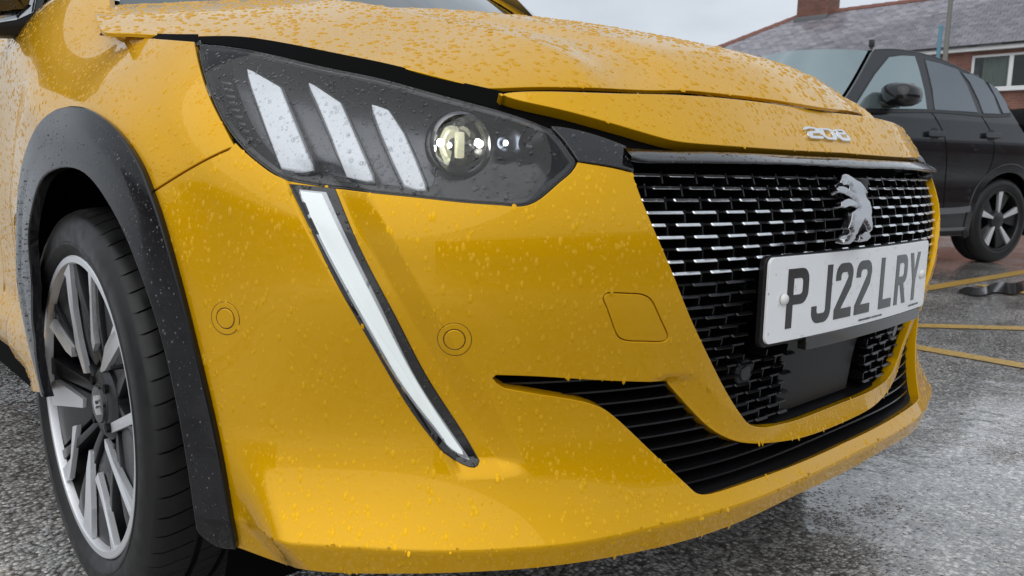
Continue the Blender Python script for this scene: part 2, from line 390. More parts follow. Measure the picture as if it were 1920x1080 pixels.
def m_line(t, b):
    co = coords(t); n1 = N(t, 'ShaderNodeTexNoise'); n1.inputs['Scale'].default_value = 60; n1.inputs['Detail'].default_value = 8; t.links.new(co, n1.inputs['Vector'])
    n2 = N(t, 'ShaderNodeTexVoronoi'); n2.inputs['Scale'].default_value = 115; t.links.new(co, n2.inputs['Vector'])
    w = math_n(t, 'ADD', n1.outputs[0], math_n(t, 'MULTIPLY', n2.outputs['Distance'], .25))
    t.links.new(ramp(t, w, (.45, (.62, .36, .045)), (.75, (.40, .25, .05)), (.86, (.08, .07, .05))), b.inputs['Base Color'])
    bp = N(t, 'ShaderNodeBump'); bp.inputs['Strength'].default_value = .5; bp.inputs['Distance'].default_value = .004; t.links.new(n2.outputs['Distance'], bp.inputs['Height']); bp.invert = True
    t.links.new(bp.outputs[0], b.inputs['Normal'])
LINEM = mat('worn_yellow_road_paint', (.6, .36, .05), .35, 0., .3, .2, build=m_line)
def ground_strip(name, pts, z, m, label, grp=None):
    P = [on_plane(u, v, 2, 0.)[:2] for u, v in pts]
    o = link(name, mesh(name, [(x, y, z) for x, y in P], [tuple(range(len(P)))]), m); prop(o, label, 'road marking', grp, 'structure'); return o
def ground_line(name, a, b, w, z, label, ext=0.):
    A = on_plane(*a, 2, 0.)[:2]; B = on_plane(*b, 2, 0.)[:2]; d = (B-A)/np.linalg.norm(B-A); nn = np.array([-d[1], d[0]])*w/2; A = A-d*.0; B = B+d*ext
    k = 24; V = []
    for i in range(k+1):
        c = A+(B-A)*i/k; j = 1+.06*(random.random()-.5); V += [(*(c+nn*j), z), (*(c-nn*j), z)]
    o = link(name, mesh(name, V, [(2*i, 2*i+1, 2*i+3, 2*i+2) for i in range(k)]), LINEM); prop(o, label, 'road marking', 'yellow bay lines', 'structure'); return o

# ------------------------------------------------------------------ the yellow car: surfaces
half = [(0, .018), (.15, .019), (.3, .030), (.43, .060), (.55, .110), (.65, .178), (.74, .275), (.80, .375), (.84, .48), (.864, .62), (.872, .80),
        (.862, 1.0), (.845, 1.2), (.838, 1.5), (.836, 1.9), (.836, 2.4), (.836, 2.9)]
_p = np.array([(-x, y) for x, y in half[::-1]]+half[1:]); _L = np.concatenate([[0], np.cumsum(np.hypot(*np.diff(_p, axis=0).T))]); _L -= _L[len(half)-1]
plan = spline(_L, _p)
WC = np.array([-.846, .8257, .308])            # front wheel: centre of its outer face
def plan_pn(s):
    p = plan(s); t = plan(s+1e-3)-plan(s-1e-3); t = t/np.linalg.norm(t, axis=-1, keepdims=True)
    return p, np.stack([t[..., 1], -t[..., 0]], -1)
def lean(a, z):
    w = ss(.72, 1.2, a); z0 = .585+.115*w+.12*ss(1.28, 1.7, a); k = 2.15+1.05*w; dl = .165+.005*w
    d = np.maximum(z-z0, 0); return -k*np.where(d < dl, d*d, dl*dl+2*dl*(d-dl))
def prof(s, z, py):
    a = np.abs(s); g = lean(a, z)
    front = 1-ss(.76, .98, a)
    # tuck above the chin, then the chin flares out to a sharp lower crease
    g = g-.022*ss(.56, .385, z)*front
    sc = .875+(z-.265)*.63; zc = .262
    t = np.clip((.385-z)/(.385-zc), 0, 1)
    A = (.034+.008*ss(.42, .56, a))*(1-ss(sc-.020, sc+.066, a))
    g = g+A*t*t-np.maximum(zc-z, 0)*.30
    # recess of the vertical running light
    sd_ = .833+(z-.657)*.602; dl = sd_-a; zf = ss(.334, .354, z)
    rec = -.010*ss(-.034, -.024, dl)*(1-ss(.0, 1., (dl-.024)/.034)*1.0)
    rec = np.where(dl > .024, -.010*(1-np.clip((dl-.024)/.034, 0, 1)), rec)
    g = g+rec*zf*(1-ss(.668, .70, z))
    # flared lip round the wheel opening
    r = np.hypot(py-WC[1], z-WC[2]); g = g+.011*ss(.545, .46, r)*ss(.93, 1.06, a)
    # sill
    side = ss(1.62, 1.80, a)
    g = g+side*(.018*ss(.42, .35, z)-.03*ss(.34, .24, z)-.012*ss(.62, .48, z))
    return g
def body_off(off):
    def f(s, z):
        s = np.asarray(s, float); z = np.asarray(z, float); p, n = plan_pn(s)
        q = p+n*(prof(s, z, p[..., 1])+off)[..., None]
        return np.concatenate([q, z[..., None]+0*q[..., :1]], -1)
    return f
body = body_off(0.)
def plain_off(off):                              # the same without the features, for what lies behind
    def f(s, z):
        s = np.asarray(s, float); z = np.asarray(z, float); p, n = plan_pn(s)
        q = p+n*(lean(np.abs(s), z)-.022*ss(.56, .385, z)*(1-ss(.76, .98, np.abs(s)))+off)[..., None]
        return np.concatenate([q, z[..., None]+0*q[..., :1]], -1)
    return f
def plan_dy(x): return .12*(1-np.exp(-(x/.42)**2))
HZ = spline([-.2, 0, .05, .09, .12, .16, .21, .3, .5, .8, 1.1, 1.4], [.45, .69, .745, .785, .811, .839, .863, .890, .938, .986, 1.018, 1.04])
def hood(x, y):
    x = np.asarray(x, float); y = np.asarray(y, float); a = np.abs(x)
    z = HZ(y-plan_dy(x))-(.11-.04*ss(.4, .95, y))*(a/.8)**2.2
    xr = .42+.03*ss(.2, .5, y); d = a-xr                       # raised crease along each side of the bonnet
    f = ss(.10, .22, y)
    z = z+f*.018*np.where(d < 0, np.exp(-(d/.05)**2), np.exp(-np.maximum(d, 0)/.16))
    xd = .27+.02*y; z = z+f*.009*(1-ss(xd-.035, xd+.03, a))
    return np.stack([x+0*z, y+0*z, z], -1)
SG, ZG = np.linspace(-2.5, .75, 700), np.linspace(.12, 1.0, 200)
PB = Picker(body, SG, ZG)
PH = Picker(hood, np.linspace(-.9, .7, 320), np.linspace(.02, 1.6, 330))

car = empty('yellow_car', (0, .83, 0)); CARP = car
prop(car, 'wet bright yellow hatchback with black grille and lit headlamp, parked close', 'car')
def cpart(name, o):
    return o
car_inv = Matrix.Translation((0, -.83, 0))
def adopt(o, parent=None):
    """parent without moving (car parts are built in world coordinates)"""
    p = parent or car; o.parent = p
    o.matrix_parent_inverse = Matrix.Translation((0, -.83, 0)) if p is car else Matrix.Identity(4)
    return o
def cpanel(name, *a, parent=None, **k):
    return adopt(panel(name, *a, **k), parent)
def cut0(q):
    """left half path running to the middle: end exactly at s = 0"""
    o = []
    for i, p in enumerate(q):
        if p[0] >= 0:
            if o:
                a = o[-1]; t = -a[0]/(p[0]-a[0]); o.append(np.array([0., a[1]+t*(p[1]-a[1])]))
            break
        o.append(p)
    else: o.append(np.array([0., o[-1][1]]))
    return np.array(o)
def mir(q): return np.asarray(q)[::-1]*np.array([-1, 1])

def grow(q, d):
    t = np.roll(q, -1, 0)-np.roll(q, 1, 0); n = np.stack([t[:, 1], -t[:, 0]], 1); n /= np.linalg.norm(n, axis=1, keepdims=True)
    area = (q[:, 0]*np.roll(q[:, 1], -1)-np.roll(q[:, 0], -1)*q[:, 1]).sum()
    return q+n*d*(1 if area > 0 else -1)
# outlines, traced from the picture onto the surfaces
HL_TOP = [(368, 77), (428, 82), (509, 97), (606, 120), (703, 140), (800, 166), (910, 195), (980, 216), (1033, 237)]
HL_TIP = [(1033, 237), (1058, 265), (1083, 302)]
HL_BR = [(1083, 302), (1072, 320), (1049, 340), (1017, 368), (985, 384), (942, 383)]
HL_BOT = [(942, 383), (861, 377), (780, 368), (700, 360), (620, 350), (560, 341)]
HL_BL = [(560, 341), (520, 328), (492, 310), (465, 288), (441, 262), (418, 230), (398, 190), (383, 150), (372, 110), (368, 77)]
hl = PB.path(HL_TOP, HL_TIP, HL_BR, HL_BOT, HL_BL)
seam = PB.path([(441, 274), (389, 298), (333, 330), (281, 363)])
HL_BL2 = [(560, 341), (520, 328), (492, 310), (465, 288), (441, 266)]
ARCH_F = [(281, 363), (293, 396), (317, 477), (343, 574), (372, 691), (402, 820), (421, 925), (440, 1026)]
ARCH_T = [(281, 363), (267, 326), (241, 278), (207, 237), (167, 209), (137, 203), (96, 215), (67, 248), (48, 296), (38, 360), (35, 430), (37, 520), (52, 620), (81, 736)]
BOT = [(440, 1026), (504, 1050), (572, 1070), (650, 1077), (765, 1078), (921, 1073), (1077, 1058), (1233, 1029), (1311, 1008), (1395, 977), (1474, 939), (1548, 904), (1622, 866), (1680, 829)]
GR_E = [(1186, 322), (1207, 379), (1233, 441), (1264, 514), (1295, 592), (1326, 659), (1357, 722), (1388, 773), (1412, 797), (1440, 801)]
GR_B = [(1440, 801), (1504, 783), (1581, 752), (1633, 729), (1665, 708)]
CORN_B = [(1083, 302), (1150, 313), (1186, 322)]
FR_B = [(1257, 716), (1280, 742), (1312, 777), (1345, 807), (1381, 826), (1418, 833), (1473, 827), (1542, 807), (1610, 777), (1640, 760)]
FOG_T = [(930, 702), (1015, 705), (1129, 712), (1257, 716)]
FOG_L = [(930, 702), (922, 707), (927, 718), (946, 730)]
FOG_B1 = [(946, 730), (1015, 742), (1083, 753), (1128, 767), (1150, 782), (1175, 804), (1221, 848), (1267, 891), (1295, 917), (1306, 926), (1318, 929)]
FOG_B2 = [(1318, 929), (1335, 927), (1404, 905), (1496, 871), (1587, 830), (1640, 801)]
gr_left = cut0(PB.path(GR_E, GR_B))              # grille edge, top left down to the middle
gr_left[-3:, 1] = gr_left[-3, 1]
left_out = np.vstack([PB.path(CORN_B)[::-1], PB.path(HL_BR, HL_BOT, HL_BL2)[1:], seam[1:], PB.path(ARCH_F, step=20)[1:]])
bot = cut0(PB.path(BOT, step=20)[1:])
left = np.vstack([gr_left[::-1], left_out[1:], bot])        # middle up the grille edge, round to the bottom middle
bump_outer = np.vstack([left, mir(left)[1:-1]])
fogT = PB.path(FOG_L[::-1], FOG_T, step=12)
frb = cut0(PB.path(FR_B, step=12)); fogb = cut0(PB.path(FOG_B1, FOG_B2, step=12))
fog_left = np.vstack([fogb[::-1], fogT, frb[1:]])
fog_left[0, 1] = fog_left[1, 1]; fog_left[-1, 1] = fog_left[-2, 1]
fog_hole = np.vstack([fog_left, mir(fog_left)[1:-1]])
TOW = [(1134, 560), (1137, 554), (1146, 552), (1175, 553), (1203, 555), (1213, 559), (1221, 566), (1236, 597), (1249, 626), (1250, 634), (1243, 638), (1210, 638), (1180, 637), (1168, 634), (1160, 627), (1147, 593)]
tow = PB.path(TOW+[TOW[0]], step=6)[:-1]
towc = tow.mean(0)
tow_o = grow(tow, .0034)
_fe = resample(frb[frb[:, 0] < -.10], .0015, False)
def bumper_surf(s, z):
    """the bumper skin: as the body, with the bar below the grille turned inwards along its lower edge"""
    s = np.asarray(s, float); z = np.asarray(z, float); p, n = plan_pn(s); sh = s.shape; a = -np.abs(s).ravel(); zz = z.ravel(); d = np.empty(len(a))
    for i in range(0, len(a), 6000): d[i:i+6000] = np.sqrt(((a[i:i+6000, None]-_fe[None, :, 0])**2+(zz[i:i+6000, None]-_fe[None, :, 1])**2).min(1))
    d = d.reshape(sh); rec = -.009*np.clip(1-d/.034, 0, 1)*ss(.10, .26, np.abs(s))*ss(_fe[0, 1]+.012, _fe[0, 1]-.006, z)
    q = p+n*(prof(s, z, p[..., 1])+rec)[..., None]
    return np.concatenate([q, z[..., None]+0*q[..., :1]], -1)
if True:
    bumper = cpanel('front_bumper', bumper_surf, grow(bump_outer, -.0022), [fog_hole, tow_o], res=.0055, depth=.016, material=PAINT)
cpanel('tow_eye_cover', body, tow, res=.006, off=-.0004, depth=.006, material=PAINT, parent=bumper)
# fender
FT = [(368, 77), (300, 72), (240, 68), (190, 66)]
fend_top = PB.path([(441, 274), (418, 230), (398, 190), (383, 150), (372, 110), (366, 79)], [(366, 76), (300, 71), (240, 67), (188, 64)], step=14)
arch_t = PB.path(ARCH_T, step=14)
rear_s = -2.02
sillp = PB.path([(81, 738), (40, 702), (0, 664), (-40, 626)], step=14)
sillp = sillp[sillp[:, 0] > rear_s+.01]
fender_outer = np.vstack([fend_top, np.array([PB(*p) for p in ((196, 52), (204, 30), (208, 5), (206, -30))]), [[-1.62, .985], [-1.74, .985], [-1.82, .925], [rear_s, .92], [rear_s, sillp[-1, 1]]], sillp[::-1], arch_t[::-1], seam[::-1][1:-1]])
for sgn, q in ((1, fender_outer), (-1, mir(fender_outer))):
    cpanel('front_wing', body, grow(q, -.0022), res=.008, depth=.012, material=PAINT)
for q in (np.array([[rear_s-.004, sillp[-1, 1]], [rear_s-.004, .92], [-2.95, .92], [-2.95, sillp[-1, 1]]]),):
    for qq in (q, mir(q)): cpanel('front_door', body, qq, res=.025, depth=.012, material=PAINT)
# bonnet
HOODL = [(150, -70), (168, -14), (177, 24), (183, 48), (191, 59), (230, 62), (300, 66), (380, 68), (445, 69), (509, 78), (574, 90), (638, 103), (703, 116), (767, 131), (832, 148), (880, 161), (905, 167)]
HOODF = [(905, 167), (934, 167), (993, 165), (1079, 166), (1169, 169), (1231, 171), (1281, 171), (1348, 177), (1437, 187), (1527, 201), (1600, 212)]
hq = cut0(PH.path(HOODL, HOODF))
rear = np.array([[-.60, 1.12], [-.45, 1.04], [-.25, 1.0], [0, .985]])
rr = np.array([[hq[0, 0]+.05, hq[0, 1]+.03]])
hood_half = np.vstack([rear[::-1], rr, hq])
hood_outer = np.vstack([hood_half, mir(hood_half)[1:-1]])
cpanel('bonnet', hood, grow(hood_outer, -.0025), res=.009, depth=.004, material=PAINT)
# nose panel under the bonnet edge
NOSE_T = [(934, 177), (950, 172), (1034, 169), (1169, 173), (1258, 175), (1348, 181), (1437, 191), (1527, 205), (1600, 216)]
NOSE_B = [(934, 177), (967, 188), (1034, 203), (1124, 226), (1213, 252), (1245, 261), (1272, 267), (1348, 274), (1482, 283), (1560, 287), (1610, 289)]
nt_, nb_ = cut0(PB.path(NOSE_T)), cut0(PB.path(NOSE_B))
nose_half = np.vstack([nt_[::-1], nb_[1:]])
nose_outer = np.vstack([nose_half, mir(nose_half)[1:-1]])
nose = cpanel('nose_panel', body, grow(nose_outer, -.0022), res=.006, depth=.018, material=PAINT)
# ------------------------------------------------------------------ headlamps
def poly_mir(q): return mir(q)
TRIM_B = PB.path([(1035, 238), (1070, 243), (1120, 256), (1172, 275)], [(1172, 275), (1180, 298), (1187, 320)], [(1187, 320), (1150, 311), (1085, 301)], [(1085, 301), (1060, 265), (1035, 238)], step=10)
PI = Picker(body_off(-.030), SG, ZG); PI2 = Picker(body_off(-.045), SG, ZG); SI = body_off(-.030); SI2 = body_off(-.045)
CLAWS = [[(465, 131), (523, 165), (538, 203), (584, 318), (572, 320), (529, 313), (499, 233), (474, 163)],
         [(581, 157), (636, 194), (652, 230), (697, 336), (686, 337), (652, 330), (624, 255), (597, 191)],
         [(699, 198), (726, 208), (754, 251), (775, 299), (796, 353), (782, 353), (760, 345), (740, 302), (716, 245)]]
LOWZ = [(530, 312), (620, 330), (700, 344), (760, 352), (810, 350), (815, 300), (822, 240), (905, 228), (1000, 232), (1050, 262), (1075, 300), (1045, 338), (1012, 366), (980, 380), (940, 379), (860, 373), (780, 364), (700, 356), (620, 346), (562, 337), (525, 325)]
def spx(x):                                      # mirrored headlamps carry the same parts
    return (x, mir(x))
hl_in = grow(hl, -.003); rib0, rib1 = PI(412, 150), PI(462, 280); ribd = PI(432, 153)-rib0
claw_p = [PI.path(*[[c[i], c[(i+1) % len(c)]] for i in range(len(c))], step=8)[:-1] for c in CLAWS]
claw_r = [grow(c, .0035) for c in claw_p]
lowz = PI2.path(LOWZ+[LOWZ[0]], step=10)[:-1]
proj_c = PI(862, 272); led2 = PI(952, 268); led3 = PI(995, 270)
def disc_on(surf, c, r, n=28, asp=1.): return np.array([[c[0]+r*cos(t), c[1]+r*asp*sin(t)] for t in np.linspace(0, 2*pi, n+1)[:-1]])
def frame_at(surf, c):
    P = surf(np.array(c[0]), np.array(c[1])); Nn = surf_normal(surf, np.array(c[0]), np.array(c[1])); return np.array(P), np.array(Nn)
for sd in (0, 1):
    sg = (lambda x: x) if sd == 0 else mir
    sc_ = (lambda c: np.array(c)) if sd == 0 else (lambda c: np.array([-c[0], c[1]]))
    lamp = adopt(empty('headlamp')); lamp.matrix_parent_inverse = Matrix.Translation((0, -.83, 0))
    cpanel('lens', body, sg(hl_in), res=.008, off=-.0015, depth=.004, material=LENS, parent=lamp)
    cpanel('housing', SI2, sg(grow(hl, .004)), res=.010, off=-.012, depth=-.0, material=HOUSE_G, parent=lamp)
    # side wall of the housing
    q = sg(hl); A = body(q[:, 0], q[:, 1])-surf_normal(body, q[:, 0], q[:, 1])*.004; B = SI2(q[:, 0], q[:, 1])-surf_normal(SI2, q[:, 0], q[:, 1])*.014
    n = len(q); adopt(link('housing_wall', mesh('housing_wall', np.vstack([A, B]), [(i, (i+1) % n, n+(i+1) % n, n+i) for i in range(n)], True), HOUSE_B), lamp)
    # black border printed behind the lens edge
    cpanel('lens_border', body, sg(hl), [sg(grow(hl, -.0075))], res=.008, off=-.0045, depth=0, material=HOUSE_B, parent=lamp)
    cpanel('lower_bezel', SI2, sg(lowz), res=.010, off=0, depth=.010, material=HOUSE_B, parent=lamp)
    for c, r in zip(claw_p, claw_r):
        cl = cpanel('light_claw', SI, sg(c), res=.006, off=.001, depth=.006, edge=.002, material=CLAW, parent=lamp)
        cpanel('claw_frame', SI, sg(r), res=.006, off=-.004, depth=.010, edge=.002, material=HOUSE_G, parent=lamp)
    # ribbed reflector beside the first claw
    for k in range(11):
        f_ = k/10; a = rib0*(1-f_)+rib1*f_; b = a+ribd
        bar = np.array([a, b, b+[0, -.0022], a+[0, -.0022]]); cpanel('reflector_rib', SI, sg(bar), res=.004, off=-.002, depth=.004, edge=.0006, material=HOUSE_G, parent=lamp)
    # projector
    P, Nn = frame_at(SI, sc_(proj_c)); fwd = np.array([Nn[0]*.55, Nn[1]*.8-.35, 0]); fwd /= np.linalg.norm(fwd)
    pr = MB().lathe([(-.012, .038), (.004, .038), (.008, .0365), (.010, .034), (.002, .032), (-.012, .030)], P, fwd, 36).build('projector_ring', DCHROME, None, True); adopt(pr, lamp)
    dome = [(.016*(1-(r/.0315)**2)+.002, r) for r in np.linspace(.0315, .0005, 9)]
    pl = MB().lathe(dome, P, fwd, 32).build('projector_lens', LENS2, None, True); adopt(pl, lamp)
    adopt(MB().lathe([(-.006, .0315), (-.010, .018), (-.016, .003)], P, fwd, 28).build('projector_reflector', CHROME, None, True), lamp)
    lat = np.cross(fwd, [0, 0, 1]); lat /= np.linalg.norm(lat)
    for k_ in (-1, 1): adopt(MB().lathe([(-.002, .0046), (.001, .004), (.002, .0005)], P+fwd*.003+lat*.0235*k_+np.array([0, 0, .002]), fwd, 16).build('led', LEDM, None, True), lamp)
    adopt(MB().box(P-fwd*.001, (.010, .010, .030), np.stack([lat, fwd, np.array([0, 0, 1.])], 1)).build('projector_shutter', SHUT, None, bevel=.003), lamp)
    for cc in (led2, led3):
        P2, N2 = frame_at(SI, sc_(cc))
        adopt(MB().lathe([(.004, .017), (-.004, .014), (-.012, .008), (-.014, .0005)], P2, fwd, 24).build('reflector_cup', DCHROME, None, True), lamp)
        if cc is led2: adopt(MB().lathe([(-.006, .0035), (-.004, .002), (-.0038, .0003)], P2, fwd, 14).build('led', LEDS, None, True), lamp)
# black pieces around the lamps and under the nose
for q in spx(TRIM_B): cpanel('lamp_corner_trim', body, q, res=.006, off=.001, depth=.02, edge=.0015, material=GLOSSB)
STRIP_T = [(1172, 276), (1200, 279), (1250, 282), (1350, 284), (1482, 290), (1560, 294), (1612, 296)]
STRIP_B = [(1172, 292), (1200, 300), (1250, 302), (1350, 303), (1482, 306), (1560, 310), (1612, 312)]
PSF = Picker(body_off(.004), SG, ZG); SF = body_off(.004)
st_, sb_ = cut0(PSF.path(STRIP_T)), cut0(PSF.path(STRIP_B))
zt = lambda s: np.interp(-np.abs(s), st_[:, 0], st_[:, 1]); zb = lambda s: np.interp(-np.abs(s), sb_[:, 0], sb_[:, 1])
# a rounded moulding: its top half looks up at the sky
S_ = np.linspace(st_[0, 0], -st_[0, 0], 140); prof_m = [(-.014, 1.02), (.0, 1.0), (.002, .95), (.0125, .14), (.0138, -.02), (.0122, -.18), (-.02, -.22)]
V = []; 
for o_, f_ in prof_m:
    zz = zb(S_)+(zt(S_)-zb(S_))*f_; V.append(body_off(o_)(S_, zz))
V = np.array(V); m_, n_ = V.shape[:2]
adopt(link('grille_top_moulding', mesh('grille_top_moulding', V.reshape(-1, 3), [(j*n_+i, (j+1)*n_+i, (j+1)*n_+i+1, j*n_+i+1) for j in range(m_-1) for i in range(n_-1)], True), GLOSSB))
# dark inner structure behind all gaps
gapq = np.array([[-1.25, .80], [-1.25, .90], [-1.0, .86], [-.7, .81], [0, .81]]); 
inner = np.vstack([[[-1.02, .62], [-1.05, .77], [-.9, .775], [-.65, .76], [-.45, .76], [0, .77]]]); inner = np.vstack([inner, mir(inner)[1:], [[.9, .60], [.5, .66], [0, .69], [-.5, .66], [-.9, .60]]])
cpanel('inner_panel', body_off(-.062), inner, res=.02, depth=0, material=DARK)
LEDGE = PB.path([(366, 78), (428, 84), (509, 99), (606, 122), (703, 142), (800, 168), (910, 197), (1033, 240), (1172, 279), (1260, 285)], step=14)
SLEDGE = body_off(-.020); PLE = Picker(SLEDGE, SG, ZG)
LEDGE = PLE.path([(366, 80), (428, 86), (509, 101), (606, 124), (703, 144), (800, 170), (910, 199), (1033, 242), (1172, 282), (1260, 287)], step=14)
up = PLE.path([(1260, 262), (1160, 232), (1060, 205), (960, 176), (900, 162), (832, 146), (767, 129), (703, 114), (638, 101), (574, 88), (509, 76), (445, 68), (372, 68)], step=14)
PGS = Picker(body_off(-.005), SG, ZG)
bg_ = np.vstack([PGS.path([(186, 67), (240, 70), (300, 74), (372, 80)], step=12), PGS.path([(372, 64), (300, 63), (240, 60), (192, 58)], step=12)])
for q in spx(bg_): cpanel('bonnet_gap_shade', body_off(-.005), q, res=.008, depth=0, material=DARK)  # black strip standing in for the shade in the bonnet gap
for q in spx(np.vstack([LEDGE, up])): cpanel('lamp_gap_seal', SLEDGE, q, res=.008, depth=0, material=DARK)

# ------------------------------------------------------------------ running lights
FANG_O = [(544, 347), (627, 355)], [(627, 355), (679, 478), (739, 592), (799, 707), (859, 800), (897, 864)], [(897, 864), (892, 874), (872, 871), (832, 847)], [(832, 847), (771, 767), (706, 658), (640, 543), (586, 434), (544, 347)]
FANG_I = [(559, 357), (612, 362)], [(612, 362), (657, 461), (722, 592), (782, 713), (846, 811), (880, 862)], [(880, 862), (858, 851), (834, 832)], [(834, 832), (766, 742), (700, 636), (629, 510), (580, 412), (559, 357)]
FANG_M = [(565, 362), (604, 366)], [(604, 366), (651, 465), (716, 593), (778, 711), (842, 812), (868, 850)], [(868, 850), (858, 846), (838, 830)], [(838, 830), (767, 738), (702, 632), (631, 505), (585, 412), (565, 362)]
fo, fi, fm = PB.path(*FANG_O, step=10), PB.path(*FANG_I, step=10), PB.path(*FANG_M, step=10)
for sd in (0, 1):
    sg = (lambda x: x) if sd == 0 else mir
    fr = cpanel('running_light', body, sg(fo), res=.007, off=.0015, depth=.006, edge=.0015, material=GLOSSB)
    cpanel('light_guide', body, sg(fi), res=.006, off=.0022, depth=.002, edge=.001, material=FANGG, parent=fr)
    cpanel('light_rib', body, sg(fm), res=.006, off=.0040, depth=.003, edge=.0015, material=FANG, parent=fr)

# ------------------------------------------------------------------ parking sensors
def ring_poly(c, r, n=40): return np.array([[c[0]+r*cos(t), c[1]+r*sin(t)] for t in np.linspace(0, 2*pi, n+1)[:-1]])
for uv in ((423, 597), (852, 637)):
    c = PB(*uv)
    for q in (c, c*np.array([-1, 1])):
        o = cpanel('parking_sensor', body, ring_poly(q, .0105), res=.003, off=.0012, depth=.004, edge=.0012, material=PAINT)
        cpanel('sensor_gap', body, ring_poly(q, .0132), [ring_poly(q, .0112)], res=.002, off=.0003, depth=0, material=SATIN, parent=o)
        cpanel('sensor_collar', body, ring_poly(q, .0182), [ring_poly(q, .0132)], res=.003, off=.0006, depth=.003, edge=.0008, material=PAINT, parent=o)
        cpanel('collar_gap', body, ring_poly(q, .0195), [ring_poly(q, .0186)], res=.002, off=.0002, depth=0, material=SATIN, parent=o)
# dark groove round the tow cover
cpanel('seam_gap', body_off(-.005), np.vstack([seam+[0, .012], seam[::-1]-[0, .012]]), res=.01, depth=0, material=DARK, parent=bumper)
cpanel('cover_gap', body_off(-.004), grow(tow, .004), res=.008, depth=0, material=DARK, parent=bumper)

# ------------------------------------------------------------------ grille
ge = gr_left[::-1]                                # z rising
s_edge = lambda z: -np.interp(z, ge[:, 1], ge[:, 0])
z_floor = ge[0, 1]
GS = plain_off(-.016)
def gpt(s, z, d=0.):
    p, n = plan_pn(np.asarray(s, float)); q = p+n*(lean(np.abs(s), np.asarray(z, float))-.022*ss(.56, .385, np.asarray(z, float))-.014-d)[..., None]
    return np.concatenate([q, np.asarray(z, float)[..., None]+0*q[..., :1]], -1)
grille = adopt(empty('grille'))
NROW = 24; z_top, z_bot = .684, z_floor+.012
rows = np.linspace(z_top, z_bot, NROW); dz = rows[0]-rows[1]
# back of the grille
gb = np.vstack([gr_left*1.0, mir(gr_left)[1:]]); gb = np.vstack([gb, [[-gr_left[0, 0], .705], [gr_left[0, 0], .705]]])
gb[:, 0] *= 1.02
cpanel('grille_back', plain_off(-.085), gb, res=.02, depth=0, material=DARK, parent=grille)
# recess wall from the frame edge inwards
q = np.vstack([gr_left, mir(gr_left)[1:]]); A = body(q[:, 0], q[:, 1]); A = A-surf_normal(body, q[:, 0], q[:, 1])*.012; B = plain_off(-.085)(q[:, 0], q[:, 1]); n = len(q)
adopt(link('grille_recess', mesh('grille_recess', np.vstack([A, B]), [(i, i+1, n+i+1, n+i) for i in range(n-1)], True), SATIN), grille)
PLX, PLZ0, PLZ1 = .262, .462, .590               # where the plate covers the grille
radar = [(1530, 659), (1659, 628), (1625, 730), (1530, 771)]
PG = Picker(gpt, np.linspace(-.6, .6, 200), np.linspace(.3, .72, 120))
rq = np.array([PG(*p) for p in radar]); rs1 = max(.5*(rq[1, 0]-rq[0, 0]), .075); rs0 = -rs1
def slat_mesh(chrome, L):
    """one slat of unit pieces: wedge section, bevelled ends (x along, y depth, z up)"""
    sec = [(-.0062, -.0012), (-.0056, -.0020), (.004, -.0024), (.012, -.0020), (.012, .0016), (-.0032, .0016)]
    ends = [(-.5*L, .72), (-.5*L+.0018, 1.), (.5*L-.0018, 1.), (.5*L, .72)]
    V = [(x, y*k if y < 0 else y, z*k) for x, k in ends for y, z in sec]; m = len(sec)
    F = [(e*m+j, e*m+(j+1) % m, (e+1)*m+(j+1) % m, (e+1)*m+j) for e in range(3) for j in range(m)]+[tuple(range(m))[::-1], tuple(range(3*m, 4*m))]
    me = mesh('slat', V, F); me.materials.append(SLATC if chrome else SLATK)
    bm = bmesh.new(); bm.from_mesh(me); bmesh.ops.recalc_face_normals(bm, faces=bm.faces); bm.to_mesh(me); bm.free()
    return me
slat_cache = {}
segs = []; bars = MB(); struts = MB()
T = .055
def covered(s, z):
    if abs(s) < PLX+.004 and PLZ0-.012 < z < PLZ1-.02: return True
    if rs0-.004 < s < rs1+.004 and z < PLZ0+.002: 
        # radar panel tapers to the bottom
        return True
    return False
for i, z in enumerate(rows):
    se = float(s_edge(z))-.004; ph = (i % 2)*.5*T
    if se < .03: continue
    # thin continuous bar
    S_ = np.arange(-se, se, .02); S_ = np.append(S_, se)
    for a, b in zip(S_[:-1], S_[1:]):
        m = (a+b)/2
        if covered(m, z): continue
        A, B = gpt(np.array(a), np.array(z), .006), gpt(np.array(b), np.array(z), .006); bars.bar(A, B, .018, .0026)
    ks = np.arange(-14, 15)*T+ph
    prev = None
    cents = [k for k in ks if abs(k) < se+.5*T]
    for c in cents:
        L = T*(.30+.48*min(abs(c), .46)/.46)
        a, b = c-L/2, c+L/2
        if b > se-.016: b = se; 
        if a < -se+.016: a = -se
        a, b = max(a, -se), min(b, se)
        if b-a < .012 or covered((a+b)/2, z) or (abs(c) < .075 and .585 < z < .68): continue
        segs.append((a, b, z, i < 9))
    if i < NROW-1:
        for c in ks+.25*T*0+.5*T*.92:
            if abs(c) > s_edge(z-dz)-.006 or abs(c) > se or covered(c, z-dz/2) or (abs(c) < .045 and .59 < z < .68): continue
            A, B = gpt(np.array(c), np.array(z), .012), gpt(np.array(c), np.array(z-dz), .012)
            p_, n_ = plan_pn(np.array(c)); struts.bar(A, B, .026, .0022, up=(-n_[1], n_[0], 0))
segs.sort(key=lambda t: -(t[1]-t[0])*(1 if t[0] < 0 else .4))
rest = []
